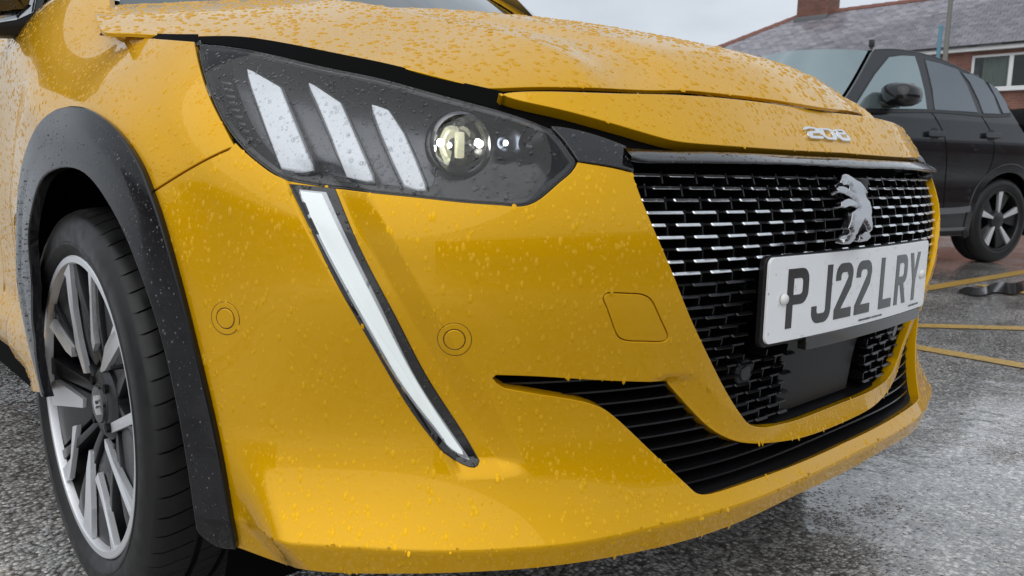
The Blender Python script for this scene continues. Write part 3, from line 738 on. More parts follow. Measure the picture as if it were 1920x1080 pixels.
for k, (a, b, z, ch) in enumerate(segs):
    if k >= 300: rest.append((a, b, z, ch)); continue
    L = round((b-a)*500)/500; key = (L, ch)
    if key not in slat_cache: slat_cache[key] = slat_mesh(ch, L)
    c = (a+b)/2; P = gpt(np.array(c), np.array(z), -.001); A, B = gpt(np.array(a), np.array(z)), gpt(np.array(b), np.array(z))
    o = bpy.data.objects.new('slat', slat_cache[key]); COL.objects.link(o); o.parent = grille
    o.location = P; o.rotation_euler = (0, 0, atan2(B[1]-A[1], B[0]-A[0]))
rb = MB(); 
for a, b, z, ch in rest: rb.bar(gpt(np.array(a), np.array(z), 0), gpt(np.array(b), np.array(z), 0), .012, .004)
if rest: prop(adopt(rb.build('far_slats', SLATC), grille), kind='stuff')
prop(adopt(bars.build('lattice_bars', SATINB), grille), kind='stuff'); prop(adopt(struts.build('lattice_struts', SATINB), grille), kind='stuff')
# radar cover below the plate
rz0, rz1 = z_floor+.004, PLZ0+.006
V = []
rad = np.array([[rs0, rz1], [rs0, rz0], [rs1*.74, rz0], [rs1, rz1]])
cpanel('radar_cover', plain_off(-.024), rad, res=.01, depth=.03, edge=.002, material=SATIN, parent=grille)
cs = PG(1392, 698)
for sgn in (1, -1):
    c = np.array([cs[0]*sgn, cs[1]])
    o = cpanel('grille_sensor', gpt, ring_poly(c, .0165), res=.005, off=.004, depth=.02, edge=.003, material=SATIN, parent=grille)
    cpanel('sensor_face', gpt, ring_poly(c, .0095), res=.004, off=.006, depth=.003, edge=.0015, material=GLOSSP, parent=grille)

# ------------------------------------------------------------------ number plate
plate = adopt(empty('number_plate'))
PY, PZ = .004, .5271
def plate_pt(x, h, d=0.):
    x = np.asarray(x, float); h = np.asarray(h, float); return np.stack([x+0*h, PY-d+.012*(x/.26)**2+h*.005, PZ+h+0*x], -1)
def rrect(w, h, r, n=6):
    o = []
    for cx, cy, a in ((w/2-r, h/2-r, 0), (-w/2+r, h/2-r, 90), (-w/2+r, -h/2+r, 180), (w/2-r, -h/2+r, 270)):
        o += [(cx+r*cos(radians(a+t)), cy+r*sin(radians(a+t))) for t in np.linspace(0, 90, n)]
    return np.array(o)
ps = lambda x, h: plate_pt(x, h, 0.)
adopt(panel('plate_sheet', ps, rrect(.520, .111, .009), res=.012, off=0, depth=.003, edge=.0007, material=PLATEW), plate)
adopt(panel('plate_holder', lambda x, h: plate_pt(x, h, -.0045), rrect(.524, .115, .008)+np.array([0, -.002]), res=.02, off=0, depth=.006, edge=.002, material=SATIN), plate)
def arc(cx, cy, r, a0, a1, n=6): return [(cx+r*cos(radians(a)), cy+r*sin(radians(a))) for a in np.linspace(a0, a1, n)]
bowl = [(0, 0), (14, 0), (14, 31)]+arc(33, 48, 17, 270, 360)+arc(33, 62, 17, 0, 90)+[(0, 79)]
bhole = [(14, 44)]+arc(30, 50, 6, 270, 360)+arc(30, 60, 6, 0, 90)+[(14, 66)]
GLY = {'P': (bowl, bhole), 'R': ([(0, 0), (14, 0), (14, 31), (21, 31), (35, 0), (50, 0), (36, 32.5)]+arc(33, 49, 17, 300, 360)+arc(33, 62, 17, 0, 90)+[(0, 79)], bhole),
       'J': ([(36, 79), (36, 19)]+arc(31, 18, 5, 0, -90)+arc(18, 18, 5, -90, -180)+[(13, 24), (0, 24)]+arc(17, 17, 17, 180, 270)+arc(33, 17, 17, 270, 360)+[(50, 79)], None),
       '2': ([(0, 0), (50, 0), (50, 14), (18, 14), (46, 44)]+arc(33, 62, 17, -25, 90)+arc(17, 62, 17, 90, 180)+[(0, 55), (14, 55)]+arc(20, 60, 6, 180, 90)+arc(30, 60, 6, 90, -30)+[(0, 14)], None),
       'L': ([(0, 0), (48, 0), (48, 14), (14, 14), (14, 79), (0, 79)], None), 'Y': ([(18, 0), (32, 0), (32, 32), (50, 79), (35.5, 79), (25, 48), (14.5, 79), (0, 79), (18, 32)], None)}
x0 = -.219
for k, ch in enumerate('PJ22LRY'):
    if k == 4: x0 += .022
    pts, hole = GLY[ch]; f = lambda q: np.array(q)/1000+np.array([x0, -.0395])
    adopt(panel('character', ps, f(pts), [f(hole)] if hole else [], res=.006, off=.0006, depth=.0006, edge=.0001, material=PLATEK), plate)
    x0 += .061
# small maker's print under the digits and at the corner: rows of tiny marks
mk = MB()
for xa, xb, h in ((-.018, .062, -.049), (.178, .226, -.0475)):
    x = xa
    while x < xb:
        w = random.uniform(.0012, .0030); P = plate_pt(np.array(x), np.array(h), .0009); mk.box(P, (w, .0003, random.uniform(.0018, .0034))); x += w+random.choice([.0008, .0008, .0010, .0026])
adopt(mk.build('small_print', PLATEK), plate)
strip = np.array([[-.165, -.0735], [.235, -.0735], [.235, -.0575], [-.165, -.0575]])
adopt(panel('plate_strip', lambda x, h: plate_pt(x, h, .001), strip, res=.012, depth=.012, edge=.001, material=PLATEK), plate)
for x in (-.2278, .2278):
    P = plate_pt(np.array(x), np.array(.001), .0008); adopt(MB().lathe([(0, .0075), (.003, .0072), (.005, .0055), (.0056, .0003)], P, (0, -1, 0), 24).build('screw_cap', CAPW, None, True, angle=60), plate)

# ------------------------------------------------------------------ badges
def plane_pts(pts, y):
    o = []
    for u, v in pts:                              # the emblem leans back with the grille: y = y0 + .42 (z - .64)
        d = ray(u, v); t = (y-.24*.64-CAM_LOC[1]+.24*CAM_LOC[2])/(d[1]-.24*d[2]); o.append([CAM_LOC[0]+t*d[0], CAM_LOC[2]+t*d[2]])
    return np.array(o)
LZ = lambda zx, zy: (1540+zx/6, 300+zy/6)
lionS = lambda x, z: np.stack([np.asarray(x, float)+0*z, -.004+(np.asarray(z, float)-.64)*.24+4.0*(np.asarray(z, float)-.64)**2+0*x, np.asarray(z, float)], -1)
LION = {'lion_body': [(270, 225), (290, 190), (320, 180), (365, 205), (400, 240), (430, 250), (462, 300), (500, 372), (490, 385), (460, 360), (470, 430), (500, 470), (520, 560), (520, 640), (545, 740), (548, 800), (520, 820), (500, 770), (455, 705), (440, 690), (400, 780), (385, 850), (330, 830), (300, 770), (325, 600), (370, 565), (385, 545), (340, 500), (355, 470), (330, 440), (265, 395), (215, 375), (185, 372), (180, 340), (205, 318), (255, 318), (300, 345), (340, 375), (320, 340), (330, 300), (300, 285), (260, 290), (240, 262)],
        'lion_paw': [(195, 530), (200, 490), (240, 465), (290, 450), (330, 462), (372, 520), (360, 545), (330, 525), (280, 520), (230, 540)],
        'lion_foot': [(290, 860), (320, 815), (345, 830), (385, 850), (372, 900), (350, 935), (270, 940), (275, 900)],
        'lion_rear_foot': [(440, 860), (490, 815), (520, 815), (552, 850), (545, 890), (515, 905), (435, 915)],
        'lion_tail': [(420, 242), (440, 240), (462, 275), (500, 350), (502, 380), (488, 386), (465, 340), (440, 290)]}
emb = adopt(empty('lion_emblem'))
for nm, pz in LION.items():
    q = plane_pts([LZ(*p) for p in pz], -.004)
    if nm == 'lion_tail': continue
    c = q.mean(0)
    def bmp(x, z, q=q):
        d = np.min(np.hypot(np.asarray(x)[:, None]-resample(q, .002)[None, :, 0], np.asarray(z)[:, None]-resample(q, .002)[None, :, 1]), 1)
        return np.minimum(d, .0035)*1.1
    adopt(panel(nm, lionS, q, res=.0022, off=.004 if nm == 'lion_body' else .0045, depth=.010, edge=.0012, material=CHROME2, bump=bmp), emb)
q = plane_pts([LZ(*p) for p in LION['lion_tail']], .004); adopt(panel('lion_tail', lambda x, z: lionS(x, z)+np.array([0, .008, 0]), q, res=.003, off=0, depth=.006, edge=.001, material=CHROME2), emb)
adopt(MB().box((.0, .035, .645), (.03, .03, .08)).build('emblem_mount', SATIN, None, bevel=.004), emb)
B8 = lambda zx, zy: (1480+zx/12, 210+zy/12)
PN = Picker(body_off(.003), np.linspace(-.4, .4, 200), np.linspace(.66, .82, 120)); SN = body_off(.003)
D2 = [(305, 395), (325, 345), (430, 340), (545, 360), (660, 385), (690, 440), (700, 480), (510, 480), (520, 550), (740, 560), (755, 585), (745, 605), (465, 590), (400, 510), (395, 470), (450, 445), (600, 440), (540, 385), (430, 370), (330, 405)]
D0 = [(660, 385), (690, 370), (870, 385), (960, 430), (1010, 480), (1060, 570), (1060, 610), (1030, 632), (850, 615), (760, 555), (700, 490)]
H0 = [(740, 400), (850, 408), (930, 460), (965, 530), (970, 590), (860, 585), (790, 520)]
D8 = [(985, 425), (1010, 400), (1170, 410), (1235, 450), (1275, 510), (1330, 560), (1360, 610), (1355, 655), (1180, 642), (1105, 590), (1060, 520), (1050, 470)]
H8a = [(1045, 422), (1165, 430), (1222, 478), (1105, 476)]; H8b = [(1122, 506), (1245, 510), (1302, 560), (1300, 600), (1190, 592)]
bad = adopt(empty('model_badge'))
for pts, hs_ in ((D2, []), (D0, [H0]), (D8, [H8a, H8b])):
    adopt(panel('digit', SN, np.array([PN(*B8(*p)) for p in pts]), [np.array([PN(*B8(*p)) for p in h]) for h in hs_], res=.004, off=.0015, depth=.004, edge=.0008, material=CHROME), bad)

# ------------------------------------------------------------------ lower grille
low = adopt(empty('lower_grille'))
def low_off(off):                                # follows the tuck of the bumper and part of the chin
    def f(s, z):
        s = np.asarray(s, float); z = np.asarray(z, float); p, n = plan_pn(s); t = np.clip((.385-z)/.123, 0, 1)
        q = p+n*(lean(np.abs(s), z)-.022*ss(.56, .385, z)+.024*t*t+off)[..., None]
        return np.concatenate([q, z[..., None]+0*q[..., :1]], -1)
    return f
lg = grow(fog_hole, .004)
cpanel('lower_back', low_off(-.080), grow(fog_hole, .012), res=.02, depth=0, material=DARK, parent=low)
n = len(fog_hole); A = body(fog_hole[:, 0], fog_hole[:, 1])-surf_normal(body, fog_hole[:, 0], fog_hole[:, 1])*.013; B = low_off(-.080)(fog_hole[:, 0], fog_hole[:, 1])
adopt(link('lower_recess', mesh('lower_recess', np.vstack([A, B]), [(i, (i+1) % n, n+(i+1) % n, n+i) for i in range(n)], True), SATIN), low)
def fog_span(z):
    """left ends of the opening at a height"""
    a = fog_hole; b = np.roll(a, -1, 0); x = []
    for p, q in zip(a, b):
        if (p[1]-z)*(q[1]-z) < 0: x.append(p[0]+(z-p[1])/(q[1]-p[1])*(q[0]-p[0]))
    return sorted(x)
zlo, zhi = fog_hole[:, 1].min(), fog_hole[:, 1].max()
bladeS = lambda s, z, d: plain_off(-.010-d)(s, z)
zmid = fog_left[0, 1]; ztopm = fog_left[-1, 1]
for k, z in enumerate(np.arange(zlo+.012, zhi-.006, .0165)):
    xs_ = fog_span(z)
    for a, b in zip(xs_[::2], xs_[1::2]):
        if b-a < .03: continue
        S_ = np.linspace(a-.004, b+.004, max(6, int((b-a)/.02)))
        zz = z+.004*ss(.25, .5, np.abs(S_))*0
        d0 = .004; V = []
        for dd, hz in ((d0, .0010), (d0, -.0014), (d0+.045, -.0050), (d0+.045, -.0020)): V.append(low_off(-.010-dd)(S_, np.full(len(S_), z+hz+ (0.004 if dd > .01 else 0))))
        V = np.array(V).reshape(-1, 3); m_ = len(S_)
        F = [(j*m_+i, ((j+1) % 4)*m_+i, ((j+1) % 4)*m_+i+1, j*m_+i+1) for j in range(4) for i in range(m_-1)]
        adopt(link('blade', mesh('blade', V, F), BLADEM), low)
# ------------------------------------------------------------------ wheel arch trim, liner, wheel
AO = [(440, 1026), (421, 925), (402, 820), (372, 691), (343, 574), (317, 477), (293, 396), (281, 363), (267, 326), (241, 278), (207, 237), (167, 209), (137, 203), (96, 215), (67, 248), (48, 296), (38, 360), (35, 430), (37, 520), (52, 620), (81, 736)]
AI = [(87, 743), (68, 652), (53, 542), (49, 470), (51, 420), (65, 356), (85, 322), (115, 310), (148, 318), (174, 344), (196, 378), (227, 432), (272, 529), (311, 652), (337, 769), (356, 880), (372, 993)]
PT = Picker(body_off(.006), SG, ZG); STR = body_off(.006)
ao = PT.path(AO, step=18); ai = PT.path(AI, step=18); af = PT.path([(372, 993), (384, 1006), (440, 1026)], step=12)
trim = np.vstack([ao, ai, af[1:-1]])
def arch_b(s, z):
    """convex section across the width of the trim"""
    A = resample(ao, .006, False); q = np.stack([s, z], 1)
    d = np.sqrt(((q[:, None]-A[None])**2).sum(2).min(1)); return .004*(1-np.clip((d-.018)/.02, -1, 1)**2)-.006*ss(.045, .09, d)
for q, bf in ((trim, arch_b), (mir(trim), lambda s, z: arch_b(-s, z))):
    cpanel('wheel_arch_trim', STR, q, res=.008, off=.002, depth=.012, edge=.003, material=ARCHM, bump=bf)
def make_liner(sx):
    V = []; th = np.linspace(radians(8), radians(208), 48)
    for x, r in ((.79, .398), (.70, .40), (.50, .40), (.50, .05)):
        for t in th: V.append((sx*x, WC[1]+r*cos(t), WC[2]+r*sin(t)))
    n = 48; F = [(j*n+i, j*n+i+1, (j+1)*n+i+1, (j+1)*n+i) for j in range(3) for i in range(n-1)]
    return adopt(link('wheel_liner', mesh('wheel_liner', V, F, True), DARK))
make_liner(-1); make_liner(1)
def tyre_mesh(pitches=60):
    pr = [(.012, .2290, 0), (.004, .2330, 0), (-.0045, .2400, 0), (-.0085, .2500, 0), (-.0100, .2520, 0), (-.0100, .2545, 0), (-.0088, .2560, 0), (-.0095, .2680, 0), (-.0070, .2830, 0), (-.0010, .2930, 0), (.0005, .2955, 0), (.006, .2995, .3), (.016, .3035, 1), (.030, .3058, 1), (.048, .3070, 1), (.0565, .3072, 0),
          (.0575, .2995, 0), (.0655, .2995, 0), (.0665, .3078, 0), (.075, .308, .8), (.092, .308, .8), (.0985, .308, 0), (.0995, .300, 0), (.1075, .300, 0), (.1085, .308, 0), (.125, .308, .8), (.139, .3078, 0), (.140, .2995, 0), (.148, .2995, 0), (.149, .307, 0), (.165, .3055, 1), (.180, .3025, 1), (.190, .298, .3), (.200, .285, 0), (.204, .262, 0), (.198, .240, 0), (.188, .229, 0)]
    pr = np.array(pr); A = []; D = []
    for k in range(pitches):
        b = 2*pi*k/pitches; w = 2*pi/pitches
        for f, d in ((0, 0), (.35, 0), (.70, 0), (.845, 0), (.855, 1), (.925, 1), (.935, 0)): A.append(b+f*w); D.append(d)
    n, m = len(A), len(pr); V = np.zeros((n, m, 3))
    for i, (a, d) in enumerate(zip(A, D)):
        r = pr[:, 1]-.0055*d*pr[:, 2]; a2 = a+np.clip(pr[:, 0], .01, .19)*-1.1
        a2 = np.where(pr[:, 1] > .297, a2, a-.011-0*a2) if False else a2
        V[i, :, 0] = pr[:, 0]; V[i, :, 1] = r*np.cos(a2); V[i, :, 2] = r*np.sin(a2)
    F = [(i*m+j, i*m+j+1, ((i+1) % n)*m+j+1, ((i+1) % n)*m+j) for i in range(n) for j in range(m-1)]
    me = mesh('tyre', V.reshape(-1, 3), F); bm = bmesh.new(); bm.from_mesh(me); bmesh.ops.recalc_face_normals(bm, faces=bm.faces); bm.to_mesh(me); bm.free()
    me.polygons.foreach_set('use_smooth', [True]*len(me.polygons)); me.set_sharp_from_angle(angle=radians(38)); return me
def prism(pts, t0, t1, taper=.0, tin=None):
    """plate in the wheel plane: pts in (y, z); front face at t0, back at t1 (tin: extra depth per point)"""
    p = np.array(pts); c = p.mean(0); tin = np.zeros(len(p)) if tin is None else np.array(tin); n = len(p)
    f = np.column_stack([t0+tin, p]); b = np.column_stack([np.full(n, t1)+tin, c+(p-c)*(1+taper)])
    return list(f)+list(b), [tuple(range(n)), tuple(range(2*n-1, n-1, -1))]+[(i, (i+1) % n, n+(i+1) % n, n+i) for i in range(n)]
pol = lambda r, a: (r*cos(radians(a)), r*sin(radians(a)))
def hub_dep(r): return .026*(1-min(1, max(0, (r-.05)/.17)))**1.4
# the machined faces of the spokes, traced in the picture and laid on the dished face of the wheel
_z3 = lambda q: [(40+x/3.6, 400+y/3.6) for x, y in q]
_z2 = lambda q: [(x/1.5437, 380+y/1.5437) for x, y in q]
_z4 = lambda q: [(60+x/3.8575, 800+y/3.8575) for x, y in q]
SPOKES = [_z3([(635, 712), (665, 760), (684, 850), (565, 1060), (527, 1080), (548, 985), (562, 900), (600, 820)]),
          _z3([(285, 410), (322, 335), (332, 440), (350, 640), (385, 850), (440, 1080), (420, 1080), (366, 900), (343, 740), (320, 600), (300, 430)]),
          _z3([(435, 305), (470, 385), (474, 600), (484, 800), (497, 880), (485, 930), (470, 860), (460, 560), (450, 400)]),
          _z3([(190, 768), (213, 716), (242, 765), (337, 905), (340, 970), (300, 932), (213, 798)]),
          _z2([(148, 522), (160, 513), (240, 568), (240, 594), (152, 586)]),
          _z2([(210, 648), (222, 644), (201, 800), (189, 810), (182, 770), (204, 740)]),
          _z2([(313, 642), (397, 598), (398, 634), (321, 667)]),
          _z4([(523, 90), (547, 130), (587, 255), (652, 390), (740, 560), (735, 640), (715, 675), (688, 600), (638, 470), (573, 290), (527, 150)]),
          _z4([(412, 170), (422, 180), (424, 420), (430, 600), (432, 810), (370, 722), (383, 560), (393, 300)]),
          _z4([(456, 380), (475, 335), (522, 520), (562, 690), (602, 860), (612, 935), (578, 918), (553, 750), (503, 540)])]
def on_dish(u, v):
    x = WC[0]
    for _ in range(6):
        P = on_plane(u, v, 0, x); x = WC[0]+hub_dep(np.hypot(P[1]-WC[1], P[2]-WC[2]))
    return P-WC
def make_wheel(parent, loc, rz, name='front_wheel'):
    w = adopt(empty(name, loc, rz), parent)
    w.matrix_parent_inverse = Matrix.Translation((0, -.83, 0)) if parent is car else Matrix.Identity(4)
    link('tyre', tyre_mesh(), RUBBER, w)
    MB().lathe([(.0, .2338), (.004, .228), (.010, .2215), (.030, .2165), (.10, .213), (.165, .205), (.165, .10)], (0, 0, 0), (1, 0, 0), 72).build('rim_barrel', HUBM, w, True)
    MB().lathe([(.004, .2345), (-.001, .2342), (-.0022, .2325), (-.0022, .2235), (.001, .2220), (.010, .2205)], (0, 0, 0), (1, 0, 0), 96).build('rim_lip', ALLOY, w, True)
    def bar(nm, a0, a1, w0, w1, r0, r1, lift, m, th=.022):
        n = 6; R = np.linspace(r0, r1, n); A = np.linspace(a1, a0, n); W = np.linspace(w1, w0, n)
        L = []; Rr = []; tin = []
        for r, a, ww in zip(R, A, W):
            y, z = pol(r, a); tx = (-sin(radians(a)), cos(radians(a)))
            L.append((y-tx[0]*ww/2, z-tx[1]*ww/2)); Rr.append((y+tx[0]*ww/2, z+tx[1]*ww/2)); tin.append(hub_dep(r))
        V = []; F = []
        for k in range(n):
            d = tin[k]+lift
            V += [(d, *L[k]), (d, *Rr[k]), (d+th, *(np.array(Rr[k])*1.0)), (d+th, *(np.array(L[k])*1.0))]
        for k in range(n-1):
            for j in range(4): F.append((k*4+j, k*4+(j+1) % 4, (k+1)*4+(j+1) % 4, (k+1)*4+j))
        F += [(0, 1, 2, 3), (4*n-4, 4*n-3, 4*n-2, 4*n-1)]
        return MB().add(V, F).build(nm, m, w, bevel=.0012)
    for k in range(5):
        b = 72*k
        if False: bar('spoke', 4+b, 9+b, .036, .015, .055, .226, .000, ALLOY)                 # broad machined bar
        if False: bar('spoke', 37+b, 30+b, .011, .008, .065, .226, .001, ALLOY)               # thin machined bar
        bar('spoke_web', 57+b, 56+b, .138, .030, .07, .221, .010, ALLOYD, .010)     # dark sloping infill between them
        bar('spoke_core', 20+b, 20+b, .016, .020, .04, .11, .030, ALLOYD, .02)
    for px in SPOKES:
        F_ = np.array([on_dish(*p) for p in px]); c_ = F_.mean(0); n_ = len(F_); B_ = F_+np.array([.008, 0, 0])
        MB().add(np.vstack([F_, B_]), [tuple(range(n_)), tuple(range(2*n_-1, n_-1, -1))]+[(i, (i+1) % n_, n_+(i+1) % n_, n_+i) for i in range(n_)]).build('spoke', ALLOY, w)
    for k in range(5):
        b = 72*k; bar('spoke_flank', 5+b, 10+b, .030, .014, .055, .224, .006, ALLOYD); bar('spoke_flank', 36+b, 30+b, .016, .011, .065, .224, .006, ALLOYD)
    MB().lathe([(.050, .060), (.030, .058), (.024, .050), (.022, .034), (.020, .033), (.0195, .0005)], (0, 0, 0), (1, 0, 0), 40).build('hub', ALLOYD, w, True)
    MB().lathe([(.022, .031), (.0165, .029), (.0155, .0005)], (0, 0, 0), (1, 0, 0), 36).build('centre_cap', GLOSSP, w, True)
    v, f = prism([(-.004, -.014), (.004, -.006), (.008, .004), (.004, .014), (-.004, .016), (-.008, .010), (-.002, .006), (-.008, 0), (-.003, -.004), (-.010, -.014)], .0125, .0165); MB().add(v, f).build('cap_emblem', CHROME, w)
    for k in range(4):
        y, z = pol(.044, 45+90*k); MB().tube((.018, y, z), (.03, y, z), .0075, .0075, 6).build('wheel_bolt', HUBM, w)
    MB().lathe([(.085, .05), (.085, .13), (.095, .133), (.105, .13), (.105, .05)], (0, 0, 0), (1, 0, 0), 48).build('brake_disc', STEEL, w, True)
    MB().box((.075, -.115, .03), (.05, .06, .13)).build('brake_caliper', HUBM, w, bevel=.008)
    MB().tube((.004, *pol(.205, 151)), (-.012, *pol(.200, 151)), .004, .003, 8).build('valve', HUBM, w, True)
    return w
wheel = make_wheel(car, (WC[0], WC[1], WC[2]), 0)
def copy_tree(o, parent, mpi=None):
    c = o.copy(); COL.objects.link(c); c.parent = parent
    for ch in list(o.children): copy_tree(ch, c)
    return c
for loc, rz, nm in (((.846, WC[1], .308), pi, 'front_wheel'), ((-.846, 3.366, .308), 0, 'rear_wheel'), ((.846, 3.366, .308), pi, 'rear_wheel')):
    c = copy_tree(wheel, car); c.name = nm; c.location = loc; c.rotation_euler = (0, 0, rz)
# underbody, cabin
ub = MB(); ub.add([(x, y, z) for z in (.205, .33) for x, y in ((-.56, .20), (.56, .20), (.72, .42), (.46, .46), (.46, 1.22), (.80, 1.25), (.80, 2.98), (.46, 3.0), (.46, 3.75), (.72, 3.8), (-.72, 3.8), (-.46, 3.75), (-.46, 3.0), (-.80, 2.98), (-.80, 1.25), (-.46, 1.22), (-.46, .46), (-.72, .42))],
       [tuple(range(18)), tuple(range(35, 17, -1))]+[(i, (i+1) % 18, 18+(i+1) % 18, 18+i) for i in range(18)])
adopt(ub.build('underbody', DARK))
# windscreen, roof and rear body (mostly out of the picture)
def ruled(rows_, name, m, smooth=True):
    V = np.array(rows_); a, b = V.shape[:2]; return adopt(link(name, mesh(name, V.reshape(-1, 3), [(j*b+i, j*b+i+1, (j+1)*b+i+1, (j+1)*b+i) for j in range(a-1) for i in range(b-1)], smooth), m))
X_ = np.linspace(-1, 1, 25)
def ws(f, wdt, lift=0.): 
    y0, z0, x0_ = 1.00, 1.005, .69; y1, z1, x1_ = 1.78, 1.405, .56
    x = (x0_+(x1_-x0_)*f)*X_*wdt; y = y0+(y1-y0)*f+.16*(X_*wdt)**2*(1-.35*f); z = z0+(z1-z0)*f-.035*(X_*wdt)**2+.03*sin(pi*f)+lift
    return np.stack([x, y, z], 1)
ruled([ws(f, .97) for f in np.linspace(0, 1, 9)], 'windscreen', SCREEN)
for sg in (-1, 1):
    R_ = []
    for f in np.linspace(0, 1.0, 9):
        a = ws(f, .965)[-1 if sg > 0 else 0]; o_ = np.array([sg*(.775-.11*f), 1.03+.76*f, .925+.43*f]); m1 = a*.65+o_*.35+np.array([sg*.012, 0, .016]); m2 = a*.3+o_*.7+np.array([sg*.014, 0, .012]); R_.append([a+np.array([0, -.002, .006]), m1, m2, o_])
    ruled(R_, 'windscreen_pillar', PAINT)
ruled([np.stack([X_*.60, np.full(25, y)+.10*X_**2*(y < 2), z-.05*X_**2], 1) for y, z in ((1.76, 1.405), (2.0, 1.43), (2.6, 1.435), (3.2, 1.40), (3.7, 1.30))], 'roof', GLOSSP)
for sg in (-1, 1):
    ruled([[(sg*.79, y, .915), (sg*.76, y, 1.05), (sg*.62, y+.0, ztop)] for y, ztop in ((1.30, 1.10), (1.45, 1.22), (1.86, 1.36), (2.6, 1.385), (3.3, 1.36), (3.75, 1.20))], 'side_window', SCREEN)
    ruled([[(sg*.836, y, .22), (sg*.845, y, .6), (sg*.80, y, .92)] for y in (2.90, 3.0, 3.4, 3.8)], 'rear_quarter', PAINT)
ruled([[(x, 3.98-.1*abs(x), .25), (x, 4.05-.12*abs(x), .6), (x, 3.98-.12*abs(x), .95), (x*.8, 3.70, 1.30)] for x in np.linspace(-.82, .82, 13)], 'tailgate', PAINT)
ruled([[(x, .99+.16*(x/.67)**2-.03, 1.0-.035*(x/.67)**2-.016), (x, 1.13+.16*(x/.67)**2, 1.0-.035*(x/.67)**2-.005)] for x in np.linspace(-.70, .70, 25)], 'scuttle', SATIN)
# cabin sides below the screen, so no light shows through
# door mirror
MIRF = [(20, -30), (150, -40), (122, 2), (113, 42), (107, 50), (62, 70), (25, 66), (-40, 58), (-60, 20)]
def mirror_part(name, px, y, t, m, parent=None, bevel=.006):
    P = np.array([on_plane(u, v, 1, y) for u, v in px]); n = len(P); Q = P+np.array([.015, t, 0])
    return adopt(MB().add(np.vstack([P, Q]), [tuple(range(n)), tuple(range(2*n-1, n-1, -1))]+[(i, (i+1) % n, n+(i+1) % n, n+i) for i in range(n)]).build(name, m, None, bevel=bevel), parent)
mr = adopt(empty('door_mirror'))
mirror_part('mirror_foot', [(118, -20), (122, 2), (112, 44), (106, 51), (62, 69), (30, 68), (28, 40), (64, 22), (70, -20)], 1.28, .14, GLOSSB, mr)
mirror_part('mirror_arm', [(66, 20), (30, 36), (-60, 50), (-60, 64), (30, 67), (104, 50), (110, 42)], 1.22, .05, SATIN, mr)
mirror_part('mirror_head', [(-220, -120), (40, -120), (62, -40), (60, 8), (46, 20), (0, 26), (-160, 30), (-240, -20)], 1.20, .13, GLOSSB, mr, .02)
# the other mirror
om = adopt(MB().box((.93, 1.36, 1.03), (.19, .12, .13)).build('door_mirror', GLOSSB, None, bevel=.03))
adopt(MB().box((0, 1.6, .62), (1.5, .9, .62)).build('cabin', DARK))
# ------------------------------------------------------------------ black SUV behind
SUVK = mat('black_suv_paint', (.006, .007, .009), .3, 0., 1., .02, .1)
SUVG = mat('suv_tinted_glass', (.14, .16, .18), .06, .75, .6, .02)
SUVGL = mat('suv_pale_mirror_glass', (.30, .37, .38), .06, .75, .6, .02)  # opaque; pale metallic tone stands in for sky seen through clear glass
SUVP = mat('suv_black_plastic', (.012, .012, .013), .4)
SUVGR = mat('suv_grey_trim', (.16, .165, .175), .35, .3)
AZ = radians(287.5); HV = np.array([sin(AZ), cos(AZ), 0]); NV = np.array([-HV[1], HV[0], 0.]); W0 = on_plane(1858, 494, 2, 0.)
SUVW = 1.84
def suv_inset(a, z):
    low = .035*np.clip((.62-z)/.35, 0, 1)**2; mid = -.02*np.exp(-((z-.92)/.16)**2)+.012*np.exp(-((z-.62)/.1)**2)
    top = np.where(z > 1.14, (z-1.14)*.40, 0)
    tail = .10*np.clip((-.15-a)/.8, 0, 1)**2+.09*np.clip((a-2.5)/.8, 0, 1)**2
    return low+mid+top+tail
def suv_side_off(off, side=1):
    def f(a, z):
        a = np.asarray(a, float); z = np.asarray(z, float); i = suv_inset(a, z)-off
        lat = i if side == 1 else SUVW-i
        return W0+HV*a[..., None]-NV*lat[..., None]+np.array([0, 0, 1.])*z[..., None]
    return f
suvS = suv_side_off(0.)
def flipab(S): return lambda a, b: S(-a, b)       # so that da x db points outwards
SS = flipab(suvS)
PS = Picker(SS, np.linspace(-3.6, 1.1, 300), np.linspace(.15, 1.7, 160))
suv = empty('black_suv', tuple(W0+HV*1.3-NV*.92)); prop(suv, 'dark black SUV with tinted windows and two-tone alloy wheels parked behind', 'car')
IMS = Matrix.Translation(-suv.location)
def sadopt(o, p=None):
    o.parent = p or suv
    if p is None: o.matrix_parent_inverse = IMS
    return o
def spanel(*a, **k): return sadopt(panel(*a, **k))
ROOFL = [(1640, 93), (1680, 92), (1720, 98), (1760, 109), (1800, 127), (1850, 155), (1880, 185), (1897, 210), (1920, 248)]
rl = PS.path(ROOFL, step=8)
pillar = PS.path([(1572, 205), (1600, 165), (1640, 93)], step=8)
front = np.array([[-2.05, 1.10], [-2.7, 1.04], [-3.1, .95], [-3.28, .8], [-3.3, .3]])
wr = .40
def arc_hole(a0, n=20): return [np.array([-a0+wr*cos(t), .36+wr*sin(t)]) for t in np.linspace(pi+.32, -.32, n)]
fw_a = 2.68; a_w = -.10
bottom = [np.array([-3.2, .24])]+arc_hole(fw_a)+[np.array([-fw_a+wr+.05, .235])]+[np.array([-a_w-wr-.05, .235])]+arc_hole(a_w)+[np.array([.75, .27]), np.array([.92, .5]), np.array([.95, .8])]
so = np.vstack([bottom, rl[::-1], pillar[::-1], front])
spanel('body_side', SS, so, res=.03, depth=.02, edge=.006, material=SUVK)
SS2 = suv_side_off(0., 2)
spanel('body_side', SS2, so[::-1]*np.array([-1, 1]), res=.06, depth=.02, edge=.006, material=SUVK)
W1 = [(1600, 203), (1610, 188), (1640, 140), (1666, 108), (1690, 105), (1714, 106), (1722, 130), (1732, 170), (1737, 205)]
